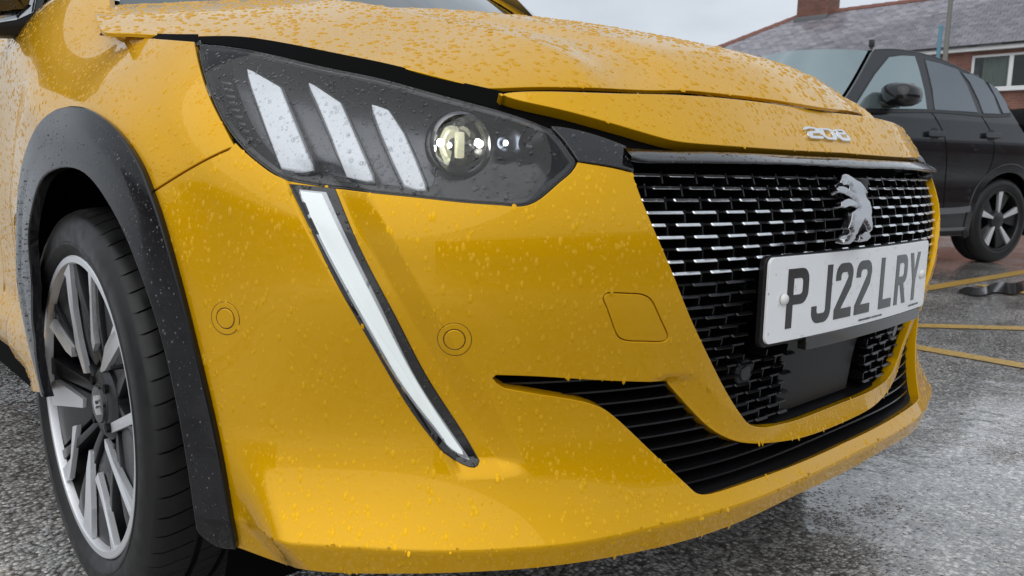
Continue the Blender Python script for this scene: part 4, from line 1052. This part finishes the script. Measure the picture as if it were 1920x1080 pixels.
W2 = [(1752, 206), (1748, 170), (1740, 135), (1734, 113), (1760, 119), (1795, 131), (1812, 160), (1832, 211)]
W3 = [(1843, 213), (1835, 190), (1818, 155), (1803, 137), (1825, 141), (1843, 151), (1862, 180), (1874, 214)]
W4 = [(1880, 213), (1868, 185), (1852, 155), (1868, 168), (1884, 190), (1893, 212)]
for px, m, nm in ((W1, SUVGL, 'front_window'), (W2, SUVG, 'rear_window'), (W3, SUVG, 'quarter_window'), (W4, SUVG, 'tail_window')):
    q = np.array([PS(*p) for p in px]); q = q if True else q
    ar = (q[:, 0]*np.roll(q[:, 1], -1)-np.roll(q[:, 0], -1)*q[:, 1]).sum()
    if ar < 0: q = q[::-1]
    fr = spanel(nm, SS, grow(q, .012), res=.03, off=.002, depth=.004, edge=.002, material=SUVP)
    sadopt(panel('pane', SS, q, res=.03, off=.006, depth=.003, edge=.001, material=m), fr)
# seams, handles, mouldings
def sline(px, w, off, m, nm, dep=.004):
    q = PS.path(px, step=10); t = np.gradient(q, axis=0); n_ = np.stack([-t[:, 1], t[:, 0]], 1); n_ /= np.linalg.norm(n_, axis=1, keepdims=True)
    p = np.vstack([q+n_*w/2, (q-n_*w/2)[::-1]]); return spanel(nm, SS, p, res=.02, off=off, depth=dep, edge=.001, material=m)
sline([(1745, 208), (1772, 260), (1773, 330), (1768, 400)], .008, .0012, DARK, 'door_seam', 0)
sline([(1838, 215), (1862, 260), (1858, 310), (1826, 365)], .008, .0012, DARK, 'door_seam', 0)
sline([(1602, 207), (1680, 209), (1760, 209), (1850, 217), (1893, 216)], .022, .004, SUVP, 'window_moulding')
sline([(1560, 398), (1700, 397), (1800, 394), (1818, 391)], .045, .010, SUVGR, 'sill_moulding', .02)
sline([(1560, 430), (1700, 432), (1810, 428)], .022, .008, SUVGR, 'sill_moulding', .02)
for u, v in ((1752, 252), (1858, 255)):
    q = PS(u, v); o = sadopt(panel('door_handle', SS, np.array([[q[0]-.09, q[1]-.016], [q[0]+.09, q[1]-.013], [q[0]+.085, q[1]+.016], [q[0]-.085, q[1]+.016]]), res=.02, off=.03, depth=.03, edge=.006, material=SUVK))
    sadopt(panel('handle_recess', SS, ring_poly(q, .05)*np.array([1, 1]), res=.02, off=.0015, depth=0, material=SUVP), o)
# arch mouldings
for a0 in (a_w, fw_a):
    o_ = np.array([[-a0+(wr+.05)*cos(t), .36+(wr+.05)*sin(t)] for t in np.linspace(-.33, pi+.33, 40)]); i_ = np.array([[-a0+(wr-.01)*cos(t), .36+(wr-.01)*sin(t)] for t in np.linspace(pi+.33, -.33, 40)])
    spanel('arch_moulding', SS, np.vstack([o_, i_]), res=.03, off=.008, depth=.03, edge=.006, material=SUVK)
# roof, windscreen, bonnet, nose, tail
def across(a, z, inset, crown, n=13, lead=0.):
    f = np.linspace(0, 1, n); lat = inset+(SUVW-2*inset)*f
    return W0+HV*(a+lead*(1-(2*f-1)**2))[:, None]-NV*lat[:, None]+np.array([0, 0, 1.])*(z+crown*(1-(2*f-1)**2))[:, None]
def sgrid(rows_, name, m):
    V = np.array(rows_); a, b = V.shape[:2]
    me = mesh(name, V.reshape(-1, 3), [(j*b+i, (j+1)*b+i, (j+1)*b+i+1, j*b+i+1) for j in range(a-1) for i in range(b-1)], True); return sadopt(link(name, me, m))
ra = -rl[:, 0]; rz_ = rl[:, 1]
sgrid([across(a, z-.004, float(suv_inset(np.array(a), np.array(z)))-.004, .045*min(1, max(0, (z-1.15)/.3))) for a, z in zip(ra, rz_)], 'roof', SUVK)
pa, pz = -pillar[::-1, 0], pillar[::-1, 1]
sgrid([across(a, z, float(suv_inset(np.array(a), np.array(z)))+.06, .045*max(0, (z-1.1)/.5), lead=.22) for a, z in zip(pa, pz)], 'windscreen', SUVGL)
sgrid([across(a, z, i, .06) for a, z, i in ((1.95, 1.13, .10), (2.3, 1.08, .06), (2.7, 1.03, .06), (3.1, .95, .12), (3.28, .85, .2))], 'bonnet', SUVK)
sgrid([across(a, z, .12, 0., lead=.12) for a, z in ((3.2, .88), (3.3, .7), (3.32, .5), (3.25, .25))], 'front_bumper', SUVK)
sgrid([across(a, z, i, 0., lead=-.1) for a, z, i in ((-.95, .3, .1), (-1.0, .55, .08), (-1.0, .8, .08), (-.85, 1.1, .08), (-.62, 1.3, .18))], 'tailgate', SUVK)
sadopt(MB().add([W0+HV*a-NV*l+np.array([0, 0, z]) for z in (.22, .6) for a, l in ((3.1, .25), (3.1, 1.6), (-.8, 1.6), (-.8, .25))], [(0, 1, 2, 3), (7, 6, 5, 4), (0, 4, 5, 1), (1, 5, 6, 2), (2, 6, 7, 3), (3, 7, 4, 0)]).build('underbody', DARK))
# mirror
mc = PS(1660, 180); MP = SS(mc[0], mc[1])+NV*.14
mir_o = MB()
prm = [(-.12, .45), (-.10, .75), (-.03, 1.), (.06, .97), (.10, .75), (.115, .4)]
V = []; F = []
for d, k in prm:
    for t in np.linspace(0, 2*pi, 17)[:-1]:
        c_, s_ = cos(t), sin(t); V.append(MP+HV*d+NV*(.13*k*np.sign(c_)*abs(c_)**.7)+np.array([0, 0, 1.])*(.085*k*np.sign(s_)*abs(s_)**.75-.012*c_))
for j in range(len(prm)-1): F += [(j*16+i, j*16+(i+1) % 16, (j+1)*16+(i+1) % 16, (j+1)*16+i) for i in range(16)]
F += [tuple(range(16)), tuple(range(16*len(prm)-1, 16*len(prm)-17, -1))]
mo = sadopt(mir_o.add(V, F).build('door_mirror', SUVK, None, True, angle=60))
sadopt(MB().bar(MP-NV*.19-np.array([0, 0, .06])+HV*.06, MP-NV*.02-np.array([0, 0, .07]), .10, .04).build('mirror_foot', SUVP, None, bevel=.01), mo)
# wheels of the SUV
def suv_wheel(a0, lat=.03, flip=False):
    c = W0+HV*a0-NV*lat+np.array([0, 0, .352]); w = empty('wheel', tuple(c), atan2(-NV[1], -NV[0])+(pi if flip else 0)); sadopt(w)
    # local x points into the car
    pr = [(.015, .245), (-.004, .255), (-.012, .275), (-.008, .315), (.006, .338), (.03, .349), (.06, .352), (.075, .352), (.078, .344), (.088, .344), (.091, .352), (.14, .352), (.143, .344), (.153, .344), (.156, .352), (.19, .347), (.215, .33), (.225, .29), (.215, .25)]
    MB().lathe(pr, (0, 0, 0), (1, 0, 0), 72).build('tyre', RUBBER, w, True, angle=40)
    MB().lathe([(.0, .250), (.012, .236), (.10, .228), (.18, .22), (.18, .05)], (0, 0, 0), (1, 0, 0), 60).build('rim', HUBM, w, True)
    MB().lathe([(.004, .252), (-.003, .250), (-.003, .240), (.006, .236)], (0, 0, 0), (1, 0, 0), 60).build('rim_lip', ALLOYD, w, True)
    MB().lathe([(.05, .085), (.02, .075), (.012, .06), (.012, .0005)], (0, 0, 0), (1, 0, 0), 30).build('hub', ALLOYD, w, True)
    for k in range(5):
        b = 72*k+20
        pts = [pol(.05, b-10), pol(.238, b-12), pol(.238, b+1), pol(.06, b+6)]; v, f = prism(pts, .004, .03, 0, [.012, 0, 0, .012]); MB().add(v, f).build('spoke', ALLOY if True else ALLOYD, w, bevel=.003)
        pts = [pol(.06, b+6), pol(.238, b+1), pol(.238, b+30), pol(.07, b+30)]; v, f = prism(pts, .022, .04, 0, [.012, 0, 0, .012]); MB().add(v, f).build('spoke_web', ALLOYD, w, bevel=.003)
    return w
suv_wheel(a_w); suv_wheel(fw_a)
for a0 in (a_w, fw_a): suv_wheel(a0, SUVW-.03, True)
for a0 in (a_w, fw_a):
    V = [W0+HV*(a0+r*cos(t))-NV*l+np.array([0, 0, .36+r*sin(t)]) for l, r in ((.03, wr+.012), (.35, wr+.012), (.36, .02)) for t in np.linspace(-.35, pi+.35, 24)]
    sadopt(link('wheel_liner', mesh('wheel_liner', V, [(j*24+i, j*24+i+1, (j+1)*24+i+1, (j+1)*24+i) for j in range(2) for i in range(23)], True), DARK))
# ------------------------------------------------------------------ house with slate roof
def m_brick(t, b):
    co = coords(t); sp = N(t, 'ShaderNodeSeparateXYZ'); t.links.new(co, sp.inputs[0]); cb = N(t, 'ShaderNodeCombineXYZ')
    t.links.new(math_n(t, 'ADD', sp.outputs[0], sp.outputs[1]), cb.inputs[0]); t.links.new(sp.outputs[2], cb.inputs[1])
    br = N(t, 'ShaderNodeTexBrick'); br.inputs['Scale'].default_value = 1; br.inputs['Brick Width'].default_value = .225; br.inputs['Row Height'].default_value = .075; br.inputs['Mortar Size'].default_value = .006
    br.inputs['Color1'].default_value = (.17, .062, .042, 1); br.inputs['Color2'].default_value = (.24, .095, .062, 1); br.inputs['Mortar'].default_value = (.20, .17, .15, 1); br.inputs['Bias'].default_value = .1
    t.links.new(cb.outputs[0], br.inputs['Vector'])
    n1 = N(t, 'ShaderNodeTexNoise'); n1.inputs['Scale'].default_value = 1.6; n1.inputs['Detail'].default_value = 6; t.links.new(co, n1.inputs['Vector'])
    m = N(t, 'ShaderNodeMix', data_type='RGBA', blend_type='MULTIPLY'); m.inputs[0].default_value = 1; t.links.new(br.outputs['Color'], m.inputs['A']); t.links.new(ramp(t, n1.outputs[0], (.3, (.65, .62, .6)), (.7, (1.1, 1.1, 1.1))), m.inputs['B'])
    t.links.new(m.outputs['Result'], b.inputs['Base Color'])
    bp = N(t, 'ShaderNodeBump'); bp.inputs['Strength'].default_value = .6; bp.inputs['Distance'].default_value = .01; bp.invert = True; t.links.new(br.outputs['Fac'], bp.inputs['Height']); t.links.new(bp.outputs[0], b.inputs['Normal'])
BRICK = mat('red_brick', (.25, .1, .07), .7, build=m_brick)
def m_slate(t, b):
    oi = N(t, 'ShaderNodeObjectInfo'); n1 = N(t, 'ShaderNodeTexNoise'); n1.inputs['Scale'].default_value = 3; n1.inputs['Detail'].default_value = 7
    g_ = N(t, 'ShaderNodeNewGeometry'); t.links.new(g_.outputs['Position'], n1.inputs['Vector'])
    v = N(t, 'ShaderNodeTexWhiteNoise'); v.noise_dimensions = '1D'; t.links.new(g_.outputs['Random Per Island'], v.inputs['W'])
    a = math_n(t, 'ADD', math_n(t, 'MULTIPLY', oi.outputs['Random'], .5), math_n(t, 'MULTIPLY', v.outputs['Value'], .5)); a = math_n(t, 'ADD', math_n(t, 'MULTIPLY', a, .5), math_n(t, 'MULTIPLY', n1.outputs[0], .5))
    t.links.new(ramp(t, a, (.25, (.07, .064, .075)), (.5, (.15, .14, .16)), (.75, (.27, .255, .28))), b.inputs['Base Color'])
SLATE = mat('wet_slate', (.12, .115, .13), .3, 0., .35, .2, build=m_slate)
RIDGE = mat('red_ridge_tile', (.20, .08, .055), .6)
UPVC = mat('white_upvc', (.72, .73, .73), .35)
GUTTER = mat('black_gutter', (.015, .015, .016), .3)
WGLASS = mat('window_glass', (.03, .04, .04), .04, 0., .6, .02)
CURTAIN = mat('net_curtain', (.45, .47, .44), .8)
POT = mat('chimney_pot_clay', (.30, .13, .08), .7)
LEADM = mat('lead_flashing', (.12, .125, .13), .5)
HX, EZ, RX, RZ = 26.0, 4.52, 29.6, 6.86           # front wall, eaves, ridge
Y0, Y1 = -3.0, 19.7
def make_house(name, label, full=True):
    h = empty(name, (HX, (Y0+Y1)/2, 0)); prop(h, label, 'house'); I = Matrix.Translation(-h.location)
    def ad(o, p=None):
        o.parent = p or h
        if p is None: o.matrix_parent_inverse = I
        return o
    # walls with the window openings left out
    wy0, wy1, wz0, wz1 = 4.2, 8.55, 3.33, 4.36
    wm = MB()
    for ya, yb, za, zb_ in ((Y0, wy0, 0, EZ), (wy1, Y1, 0, EZ), (wy0, wy1, 0, wz0), (wy0, wy1, wz1, EZ)): wm.box((HX+.14, (ya+yb)/2, (za+zb_)/2), (.28, yb-ya, zb_-za))
    wm.box((HX+3.6, Y1-.14, EZ/2), (6.64, .28, EZ)); wm.box((HX+3.6, Y0+.14, EZ/2), (6.64, .28, EZ)); wm.box((HX+7.06, (Y0+Y1)/2, EZ/2), (.28, Y1-Y0, EZ))
    ad(wm.build('wall', BRICK))
    # window: frame, mullions, panes, sill, curtain
    win = ad(empty('window'))
    fm = MB(); t_ = .075
    for y in (wy0+t_/2, wy1-t_/2): fm.box((HX+.10, y, (wz0+wz1)/2), (.08, t_, wz1-wz0))
    for z in (wz0+t_/2, wz1-t_/2): fm.box((HX+.10, (wy0+wy1)/2, z), (.078, wy1-wy0-2*t_, t_))
    for y in (5.72, 7.48): fm.box((HX+.10, y, (wz0+wz1)/2), (.079, .11, wz1-wz0-2*t_))
    ad(fm.build('window_frame', UPVC, None, bevel=.006), win)
    for ya, yb in ((wy0+t_, 5.665), (5.775, 7.425), (7.535, wy1-t_)): ad(MB().box((HX+.115, (ya+yb)/2, (wz0+wz1)/2), (.012, yb-ya, wz1-wz0-2*t_)).build('pane', WPANE), win)
    ad(MB().box((HX-.03, (wy0+wy1)/2, wz0-.04), (.30, wy1-wy0+.2, .07)).build('window_sill', UPVC, None, bevel=.008), win)
    cv = []; ncol = 60
    for z in (wz0, wz1):
        for k in range(ncol+1): y = 7.55+(wy1-7.6)*k/ncol*.8; cv.append((HX+.34+.03*sin(k*1.1), y, z))
    ad(link('curtain', mesh('curtain', cv, [(k, k+1, ncol+2+k, ncol+1+k) for k in range(ncol)], True), CURTAIN), win)
    cv = []
    for z in (wz0, wz1):
        for k in range(ncol+1): y = 5.72+.5*k/ncol; cv.append((HX+.34+.03*sin(k*1.1), y, z))
    ad(link('curtain', mesh('curtain', cv, [(k, k+1, ncol+2+k, ncol+1+k) for k in range(ncol)], True), CURTAIN), win)
    ad(MB().box((HX+2.2, 6.4, 3.3), (.1, 5.2, 2.2)).build('room_back', ROOM), win)
    # fascia and gutter
    ad(MB().box((HX-.22, (Y0+Y1)/2, EZ+.02), (.04, Y1-Y0+.5, .17)).build('fascia', UPVC)); ad(MB().box((HX-.11, (Y0+Y1)/2, EZ-.05), (.20, Y1-Y0+.5, .02)).build('soffit', UPVC))
    gm = MB(); n_ = 9; ga = [(HX-.30+.06*cos(t), EZ+.10+.06*sin(t)) for t in np.linspace(pi, 2*pi, n_)]
    gm.add([(x, y, z) for y in (Y0-.3, Y1+.3) for x, z in ga], [(i, i+1, n_+i+1, n_+i) for i in range(n_-1)]); ad(gm.build('gutter', GUTTER))
    # roof: hipped at the far end
    ex, ey1 = HX-.30, Y1+.30; hy = Y1-3.6
    roof = ad(MB().add([(ex, Y0-.3, EZ+.08), (ex, ey1, EZ+.08), (RX, hy, RZ), (RX, Y0-.3, RZ), (2*RX-ex, Y0-.3, EZ+.08), (2*RX-ex, ey1, EZ+.08)], [(0, 3, 2, 1), (1, 2, 5), (3, 4, 5, 2)]).build('roof', SLATE))
    # slates: one course above the other, each lapping the one below
    up_ = np.array([RX-ex, 0, RZ-EZ-.08]); L = np.linalg.norm(up_); up_ /= L; nn = np.array([-up_[2], 0, up_[0]])
    sw, sg_ = .30, .195
    def hip_y(f): return ey1+(hy-ey1)*f
    me = MB().box((0, 0, 0), (sw-.012, .30, .022)); 
    sm = mesh('slate', me.v, me.f); sm.materials.append(SLATE)
    Rm = Matrix(((0, up_[0], nn[0]), (-1, 0, 0), (0, up_[2], nn[2]))).to_4x4()
    cnt = 0; restm = MB(); allp = []
    for r in range(int(L/sg_)):
        d = r*sg_+.10; f = d/L; y = Y0-.3+(.15 if r % 2 else 0)
        while y < hip_y(f)-.1:
            c = np.array([ex, y, EZ+.08])+up_*d+nn*(.012+random.uniform(0, .006)); allp.append((c, r)); y += sw
    vis = lambda c: proj(c)
    keyed = []
    for c, r in allp:
        u, v = proj(c); ins = 1300 < u < 1940 and -20 < v < 140
        keyed.append((0 if ins and not (1450 < u < 1700 and v > 98) else 1, np.linalg.norm(c-CAM_LOC), c))
    keyed.sort(key=lambda k: (k[0], k[1]))
    for k, (_, _, c) in enumerate(keyed):
        tl = radians(random.uniform(-1.2, 1.2)); jit = random.uniform(-.006, .006)
        mtx = Matrix.Translation(Vector(c)+Vector(up_)*jit)@Rm@Matrix.Rotation(radians(4.2), 4, 'X')@Matrix.Rotation(tl, 4, 'Z')
        if full and k < 300:
            o = bpy.data.objects.new('slate', sm); COL.objects.link(o); o.parent = roof; o.matrix_parent_inverse = Matrix.Identity(4)
            o.matrix_basis = mtx
        else:
            restm.add([tuple(mtx@Vector(v)) for v in sm_v], sm_f)
    prop(ad(restm.build('slates', SLATE), roof), kind='stuff')
    # ridge and hip tiles
    def tiles(a, b, w):
        a, b = np.array(a), np.array(b); n = int(np.linalg.norm(b-a)/.45)
        for k in range(n):
            p, q = a+(b-a)*k/n, a+(b-a)*(k+.97)/n; ad(MB().tube(p+np.array([0, 0, -.02]), q+np.array([0, 0, -.02+.012]), .13, .135, 8).build('ridge_tile', RIDGE), roof)
    tiles((RX, 5.0, RZ), (RX, hy, RZ), .2); tiles((ex, ey1, EZ+.10), (RX, hy, RZ), .2); tiles((RX, Y0, RZ), (RX, 5.0, RZ), .2)
    # chimney: stack, cornice courses, flashing, pot
    if full:
        ch = ad(empty('chimney'))
        P = on_plane(1533, 30, 0, RX); cy = P[1]
        st = MB().box((RX, cy, RZ+.22), (.95, 1.25, 1.15)); ad(st.build('stack', BRICK, None, bevel=.01), ch)
        ad(MB().box((RX, cy, RZ+.86), (1.10, 1.40, .13)).build('cornice', BRICK, None, bevel=.01), ch)
        ad(MB().box((RX, cy, RZ+.99), (1.02, 1.30, .12)).build('cornice', BRICK, None, bevel=.01), ch)
        ad(MB().box((RX-.12, cy, RZ-.26), (1.0, 1.34, .22)).build('flashing', LEADM, None, bevel=.01), ch)
        for dy in (-.3, .3): ad(MB().lathe([(0, .15), (.3, .12), (.55, .13), (.58, .15), (.62, .14)], (RX, cy+dy, RZ+1.05), (0, 0, 1), 16).build('chimney_pot', POT, None, True), ch)
    return h
ROOM = mat('room_wall', (.16, .15, .13), .8)
WPANE = lens_mat('window_pane', (.75, .8, .78), 1.5, .01, False)
_b = MB().box((0, 0, 0), (.288, .30, .022)); sm_v, sm_f = _b.v, _b.f
house = make_house('brick_house', 'red brick house with wet slate roof, chimney and white windows behind the SUV')
# buildings on the other side of the car park, seen only as reflections
def block(name, label, x0, x1, y0, y1, h, ridge=1.8):
    b = empty(name, ((x0+x1)/2, (y0+y1)/2, 0)); prop(b, label, 'house'); I = Matrix.Translation(-b.location)
    def ad(o): o.parent = b; o.matrix_parent_inverse = I; return o
    ad(MB().box(((x0+x1)/2, (y0+y1)/2, h/2), (x1-x0, y1-y0, h)).build('wall', BRICK))
    if x1-x0 > y1-y0: m_ = (y0+y1)/2; V = [(x0, y0-.3, h), (x1, y0-.3, h), (x1, m_, h+ridge), (x0, m_, h+ridge), (x0, y1+.3, h), (x1, y1+.3, h)]
    else: m_ = (x0+x1)/2; V = [(x0-.3, y0, h), (x0-.3, y1, h), (m_, y1, h+ridge), (m_, y0, h+ridge), (x1+.3, y0, h), (x1+.3, y1, h)]
    ad(MB().add(V, [(0, 1, 2, 3), (3, 2, 5, 4), (0, 3, 4), (1, 5, 2)]).build('roof', SLATE))
    for k in range(int(max(x1-x0, y1-y0)/3.2)):
        for z in (1.5, 3.9):
            if z > h-.8: continue
            if x1-x0 > y1-y0:
                yy = y1+.01 if y1 < 0 else y0-.01; c = (x0+1.6+3.2*k, yy, z)
                f = ad(MB().box(c, (1.5, .06, 1.2)).build('window_frame', UPVC)); ad(MB().box((c[0], c[1]+(.03 if y1 < 0 else -.03), z), (1.34, .05, 1.04)).build('pane', WGLASS))
            else:
                xx = x1+.01 if x1 < 0 else x0-.01; c = (xx, y0+1.6+3.2*k, z)
                f = ad(MB().box(c, (.06, 1.5, 1.2)).build('window_frame', UPVC)); ad(MB().box((c[0]+(.03 if x1 < 0 else -.03), c[1], z), (.05, 1.34, 1.04)).build('pane', WGLASS))
    return b
block('terraced_house', 'long brick terrace across the car park ahead of the yellow car', -30, 60, -36, -28, 4.8)
block('terraced_house', 'brick terrace across the car park beside the yellow car', -50, -42, -10, 40, 4.8)
# lamp post, blue post, black post
def at_depth(u, v, X): return on_plane(u, v, 0, X)
GREYP = mat('grey_painted_steel', (.17, .165, .15), .5); BLUEP = mat('blue_painted_steel', (.10, .25, .33), .4)
P = at_depth(1772, 110, 19.0); lp = empty('lamp_post', (P[0], P[1], 0)); prop(lp, 'grey steel lamp post in front of the slate roofed house', 'lamp post')
MB().lathe([(0, .10), (.9, .10), (1.0, .062), (5.15, .048)], (0, 0, 0), (0, 0, 1), 16).build('post', GREYP, lp, True)
hd = MB().box((-.0, .28, 5.20), (.22, .75, .12)).build('lamp_head', GUTTER, lp, bevel=.03); MB().box((0, .34, 5.13), (.16, .5, .03)).build('lamp_glass', UPVC, lp)
P = at_depth(1759, 105, 18.0); zt_ = at_depth(1760, 52, 18.0)[2]; bp_ = empty('blue_post', (P[0], P[1], 0)); prop(bp_, 'thin light blue steel post beside the lamp post', 'post')
MB().tube((0, 0, 0), (0, 0, zt_), .042, .042, 12).build('post', BLUEP, bp_, True); MB().tube((0, 0, zt_), (0, 0, zt_+.05), .05, .045, 12).build('cap', BLUEP, bp_, True)
P = at_depth(1634, 88, 18.0); zt_ = at_depth(1634, 75, 18.0)[2]; kp = empty('black_post', (P[0], P[1], 0)); prop(kp, 'small black post with a box head behind the SUV roof', 'post')
MB().tube((0, 0, 0), (0, 0, zt_-.1), .035, .035, 12).build('post', GUTTER, kp, True); MB().box((0, 0, zt_-.08), (.1, .1, .17)).build('head', GUTTER, kp, bevel=.012)
# yellow bay lines
ground_line('bay_line', (1700, 548), (1930, 509), .105, .004, 'yellow painted line crossing nearest the SUV wheel', 2.0)
ground_line('hatch_line', (1835, 536), (1930, 552), .10, .008, 'short yellow hatch line beside the SUV rear wheel', 1.0)
ground_line('bay_line', (1700, 611), (1930, 617), .095, .004, 'yellow painted line in the middle of the bare asphalt', 2.0)
ground_line('bay_line', (1700, 649), (1930, 689), .095, .004, 'yellow painted line slanting nearest the yellow car', 2.0)
PUD = mat('puddle_water', (.03, .03, .03), .10, 0., .5, .05)
pq = smooth_px([(1795, 549), (1815, 541), (1842, 543), (1866, 533), (1900, 534), (1930, 526), (1990, 530), (1960, 544), (1925, 546), (1900, 555), (1868, 551), (1840, 557), (1812, 554), (1795, 549)], 6)
P = [on_plane(u, v, 2, 0.) for u, v in pq[:-1]]; o = link('puddle', mesh('puddle', [(p[0], p[1], .012) for p in P], [tuple(range(len(P)))]), PUD); prop(o, 'shallow puddle on the yellow hatching by the SUV', 'puddle', kind='structure')
# ------------------------------------------------------------------ rain on the car
def rain(name, src, count, rmin, rmax, m, parent, flow=1.3, flat=.42, seed=1, region=None):
    """beads of rain standing on panels: low domes, a little uneven, run down on steep faces"""
    rg = np.random.default_rng(seed); P, T, Nn = [np.concatenate(x) for x in zip(*[(SAMPLES[s][0], SAMPLES[s][1]+o, SAMPLES[s][2]) for s, o in zip(src, np.cumsum([0]+[len(SAMPLES[s][0]) for s in src[:-1]]))])]
    A, B, C = P[T[:, 0]], P[T[:, 1]], P[T[:, 2]]; cen = (A+B+C)/3; nm = Nn[T[:, 0]]
    uv = proj(cen); face = ((cen-CAM_LOC)*nm).sum(1) < 0
    ar = np.linalg.norm(np.cross(B-A, C-A), axis=1)*face*((uv[:, 0] > -60) & (uv[:, 0] < 1980) & (uv[:, 1] > -60) & (uv[:, 1] < 1140))
    dens = .45+1.1*(np.sin(cen[:, 0]*31+cen[:, 2]*23)*np.sin(cen[:, 1]*27-cen[:, 2]*17)*.5+.5)
    ar = ar*dens
    k = rg.choice(len(T), count, p=ar/ar.sum()); w = rg.random((count, 2)); f = w.sum(1) > 1; w[f] = 1-w[f]
    Q = A[k]+(B[k]-A[k])*w[:, :1]+(C[k]-A[k])*w[:, 1:]; n = nm[k]
    r = rmin+(rmax-rmin)*rg.random(count)**5.5
    g_ = np.array([0, 0, -1.])[None]-(n*np.array([0, 0, -1.])).sum(1, keepdims=True)*n; gl = np.linalg.norm(g_, axis=1, keepdims=True); g_ = g_/np.maximum(gl, 1e-6); sd = np.cross(n, g_)
    st = 1+(flow-1)*gl[:, 0]*rg.random(count)
    SEG = 7; V = []; NO = []
    rings = [(1., 0.), (.80, .52), (.42, .88)]
    th = np.linspace(0, 2*pi, SEG+1)[:-1]
    allv = np.zeros((count, SEG*3+1, 3)); alln = np.zeros_like(allv)
    wob = 1+.22*(rg.random((count, SEG))-.5); dirx = rg.random((count, 1))*.35
    for j, (rr, hh) in enumerate(rings):
        for i, t in enumerate(th):
            c, s = cos(t)*rr, sin(t)*rr; e = c*st*(1+.25*(c > 0)*(st-1))
            allv[:, j*SEG+i] = Q+(g_*(e*r*wob[:, i])[:, None]+sd*(s*r*wob[:, i])[:, None])+n*(hh*flat*r-.00015)[:, None]
            d = g_*cos(t)+sd*sin(t); sl = [.80, .62, .33][j]; nn = n*(1-sl*.5)+d*sl; alln[:, j*SEG+i] = nn/np.linalg.norm(nn, axis=1, keepdims=True)
    allv[:, -1] = Q+n*(flat*r)[:, None]; alln[:, -1] = n
    F = []
    for j in range(2): F += [(j*SEG+i, j*SEG+(i+1) % SEG, (j+1)*SEG+(i+1) % SEG, (j+1)*SEG+i) for i in range(SEG)]
    tri = []
    for q in F: tri += [(q[0], q[1], q[2]), (q[0], q[2], q[3])]
    tri += [(2*SEG+i, 2*SEG+(i+1) % SEG, 3*SEG) for i in range(SEG)]
    tri = np.array(tri); nv = SEG*3+1
    faces = (tri[None]+np.arange(count)[:, None, None]*nv).reshape(-1, 3)
    # g x sd orientation
    me = bpy.data.meshes.new(name); me.vertices.add(count*nv); me.vertices.foreach_set('co', allv.ravel().astype(np.float32))
    me.loops.add(len(faces)*3); me.loops.foreach_set('vertex_index', faces.ravel().astype(np.int32)); me.polygons.add(len(faces))
    me.polygons.foreach_set('loop_start', np.arange(0, len(faces)*3, 3, dtype=np.int32)); me.polygons.foreach_set('loop_total', np.full(len(faces), 3, np.int32))
    me.update(); me.validate(); me.polygons.foreach_set('use_smooth', [True]*len(me.polygons)); me.normals_split_custom_set_from_vertices(alln.reshape(-1, 3).tolist())
    at = me.attributes.new('pn', 'FLOAT_VECTOR', 'POINT'); at.data.foreach_set('vector', np.repeat(n, nv, 0).ravel().astype(np.float32))
    o = adopt(link(name, me, m), parent); prop(o, kind='stuff'); return o
rain('raindrops', ['front_bumper'], 9500, .0005, .0031, DROPY, None, 2.2, .26, 1)
rain('raindrops', ['nose_panel'], 2600, .0007, .0036, DROPH, None, 1.7, .34, 2)
rain('raindrops', ['bonnet'], 11000, .0009, .0052, DROPH, None, 1.6, .36, 3)
rain('raindrops', ['front_wing'], 8000, .0007, .0032, DROPH, None, 1.4, .32, 4)
rain('raindrops', ['lens'], 1500, .0006, .0030, DROPC, None, 1.3, .4, 5)
rain('raindrops', ['wheel_arch_trim', 'lamp_corner_trim'], 1600, .0006, .0020, DROPB, None, 1.2, .35, 6)
rain('raindrops', ['light_guide', 'running_light'], 300, .0006, .0022, DROPC, None, 1.4, .4, 7)
rain('raindrops', ['plate_sheet'], 400, .0005, .0016, DROPC, None, 1.4, .3, 8)
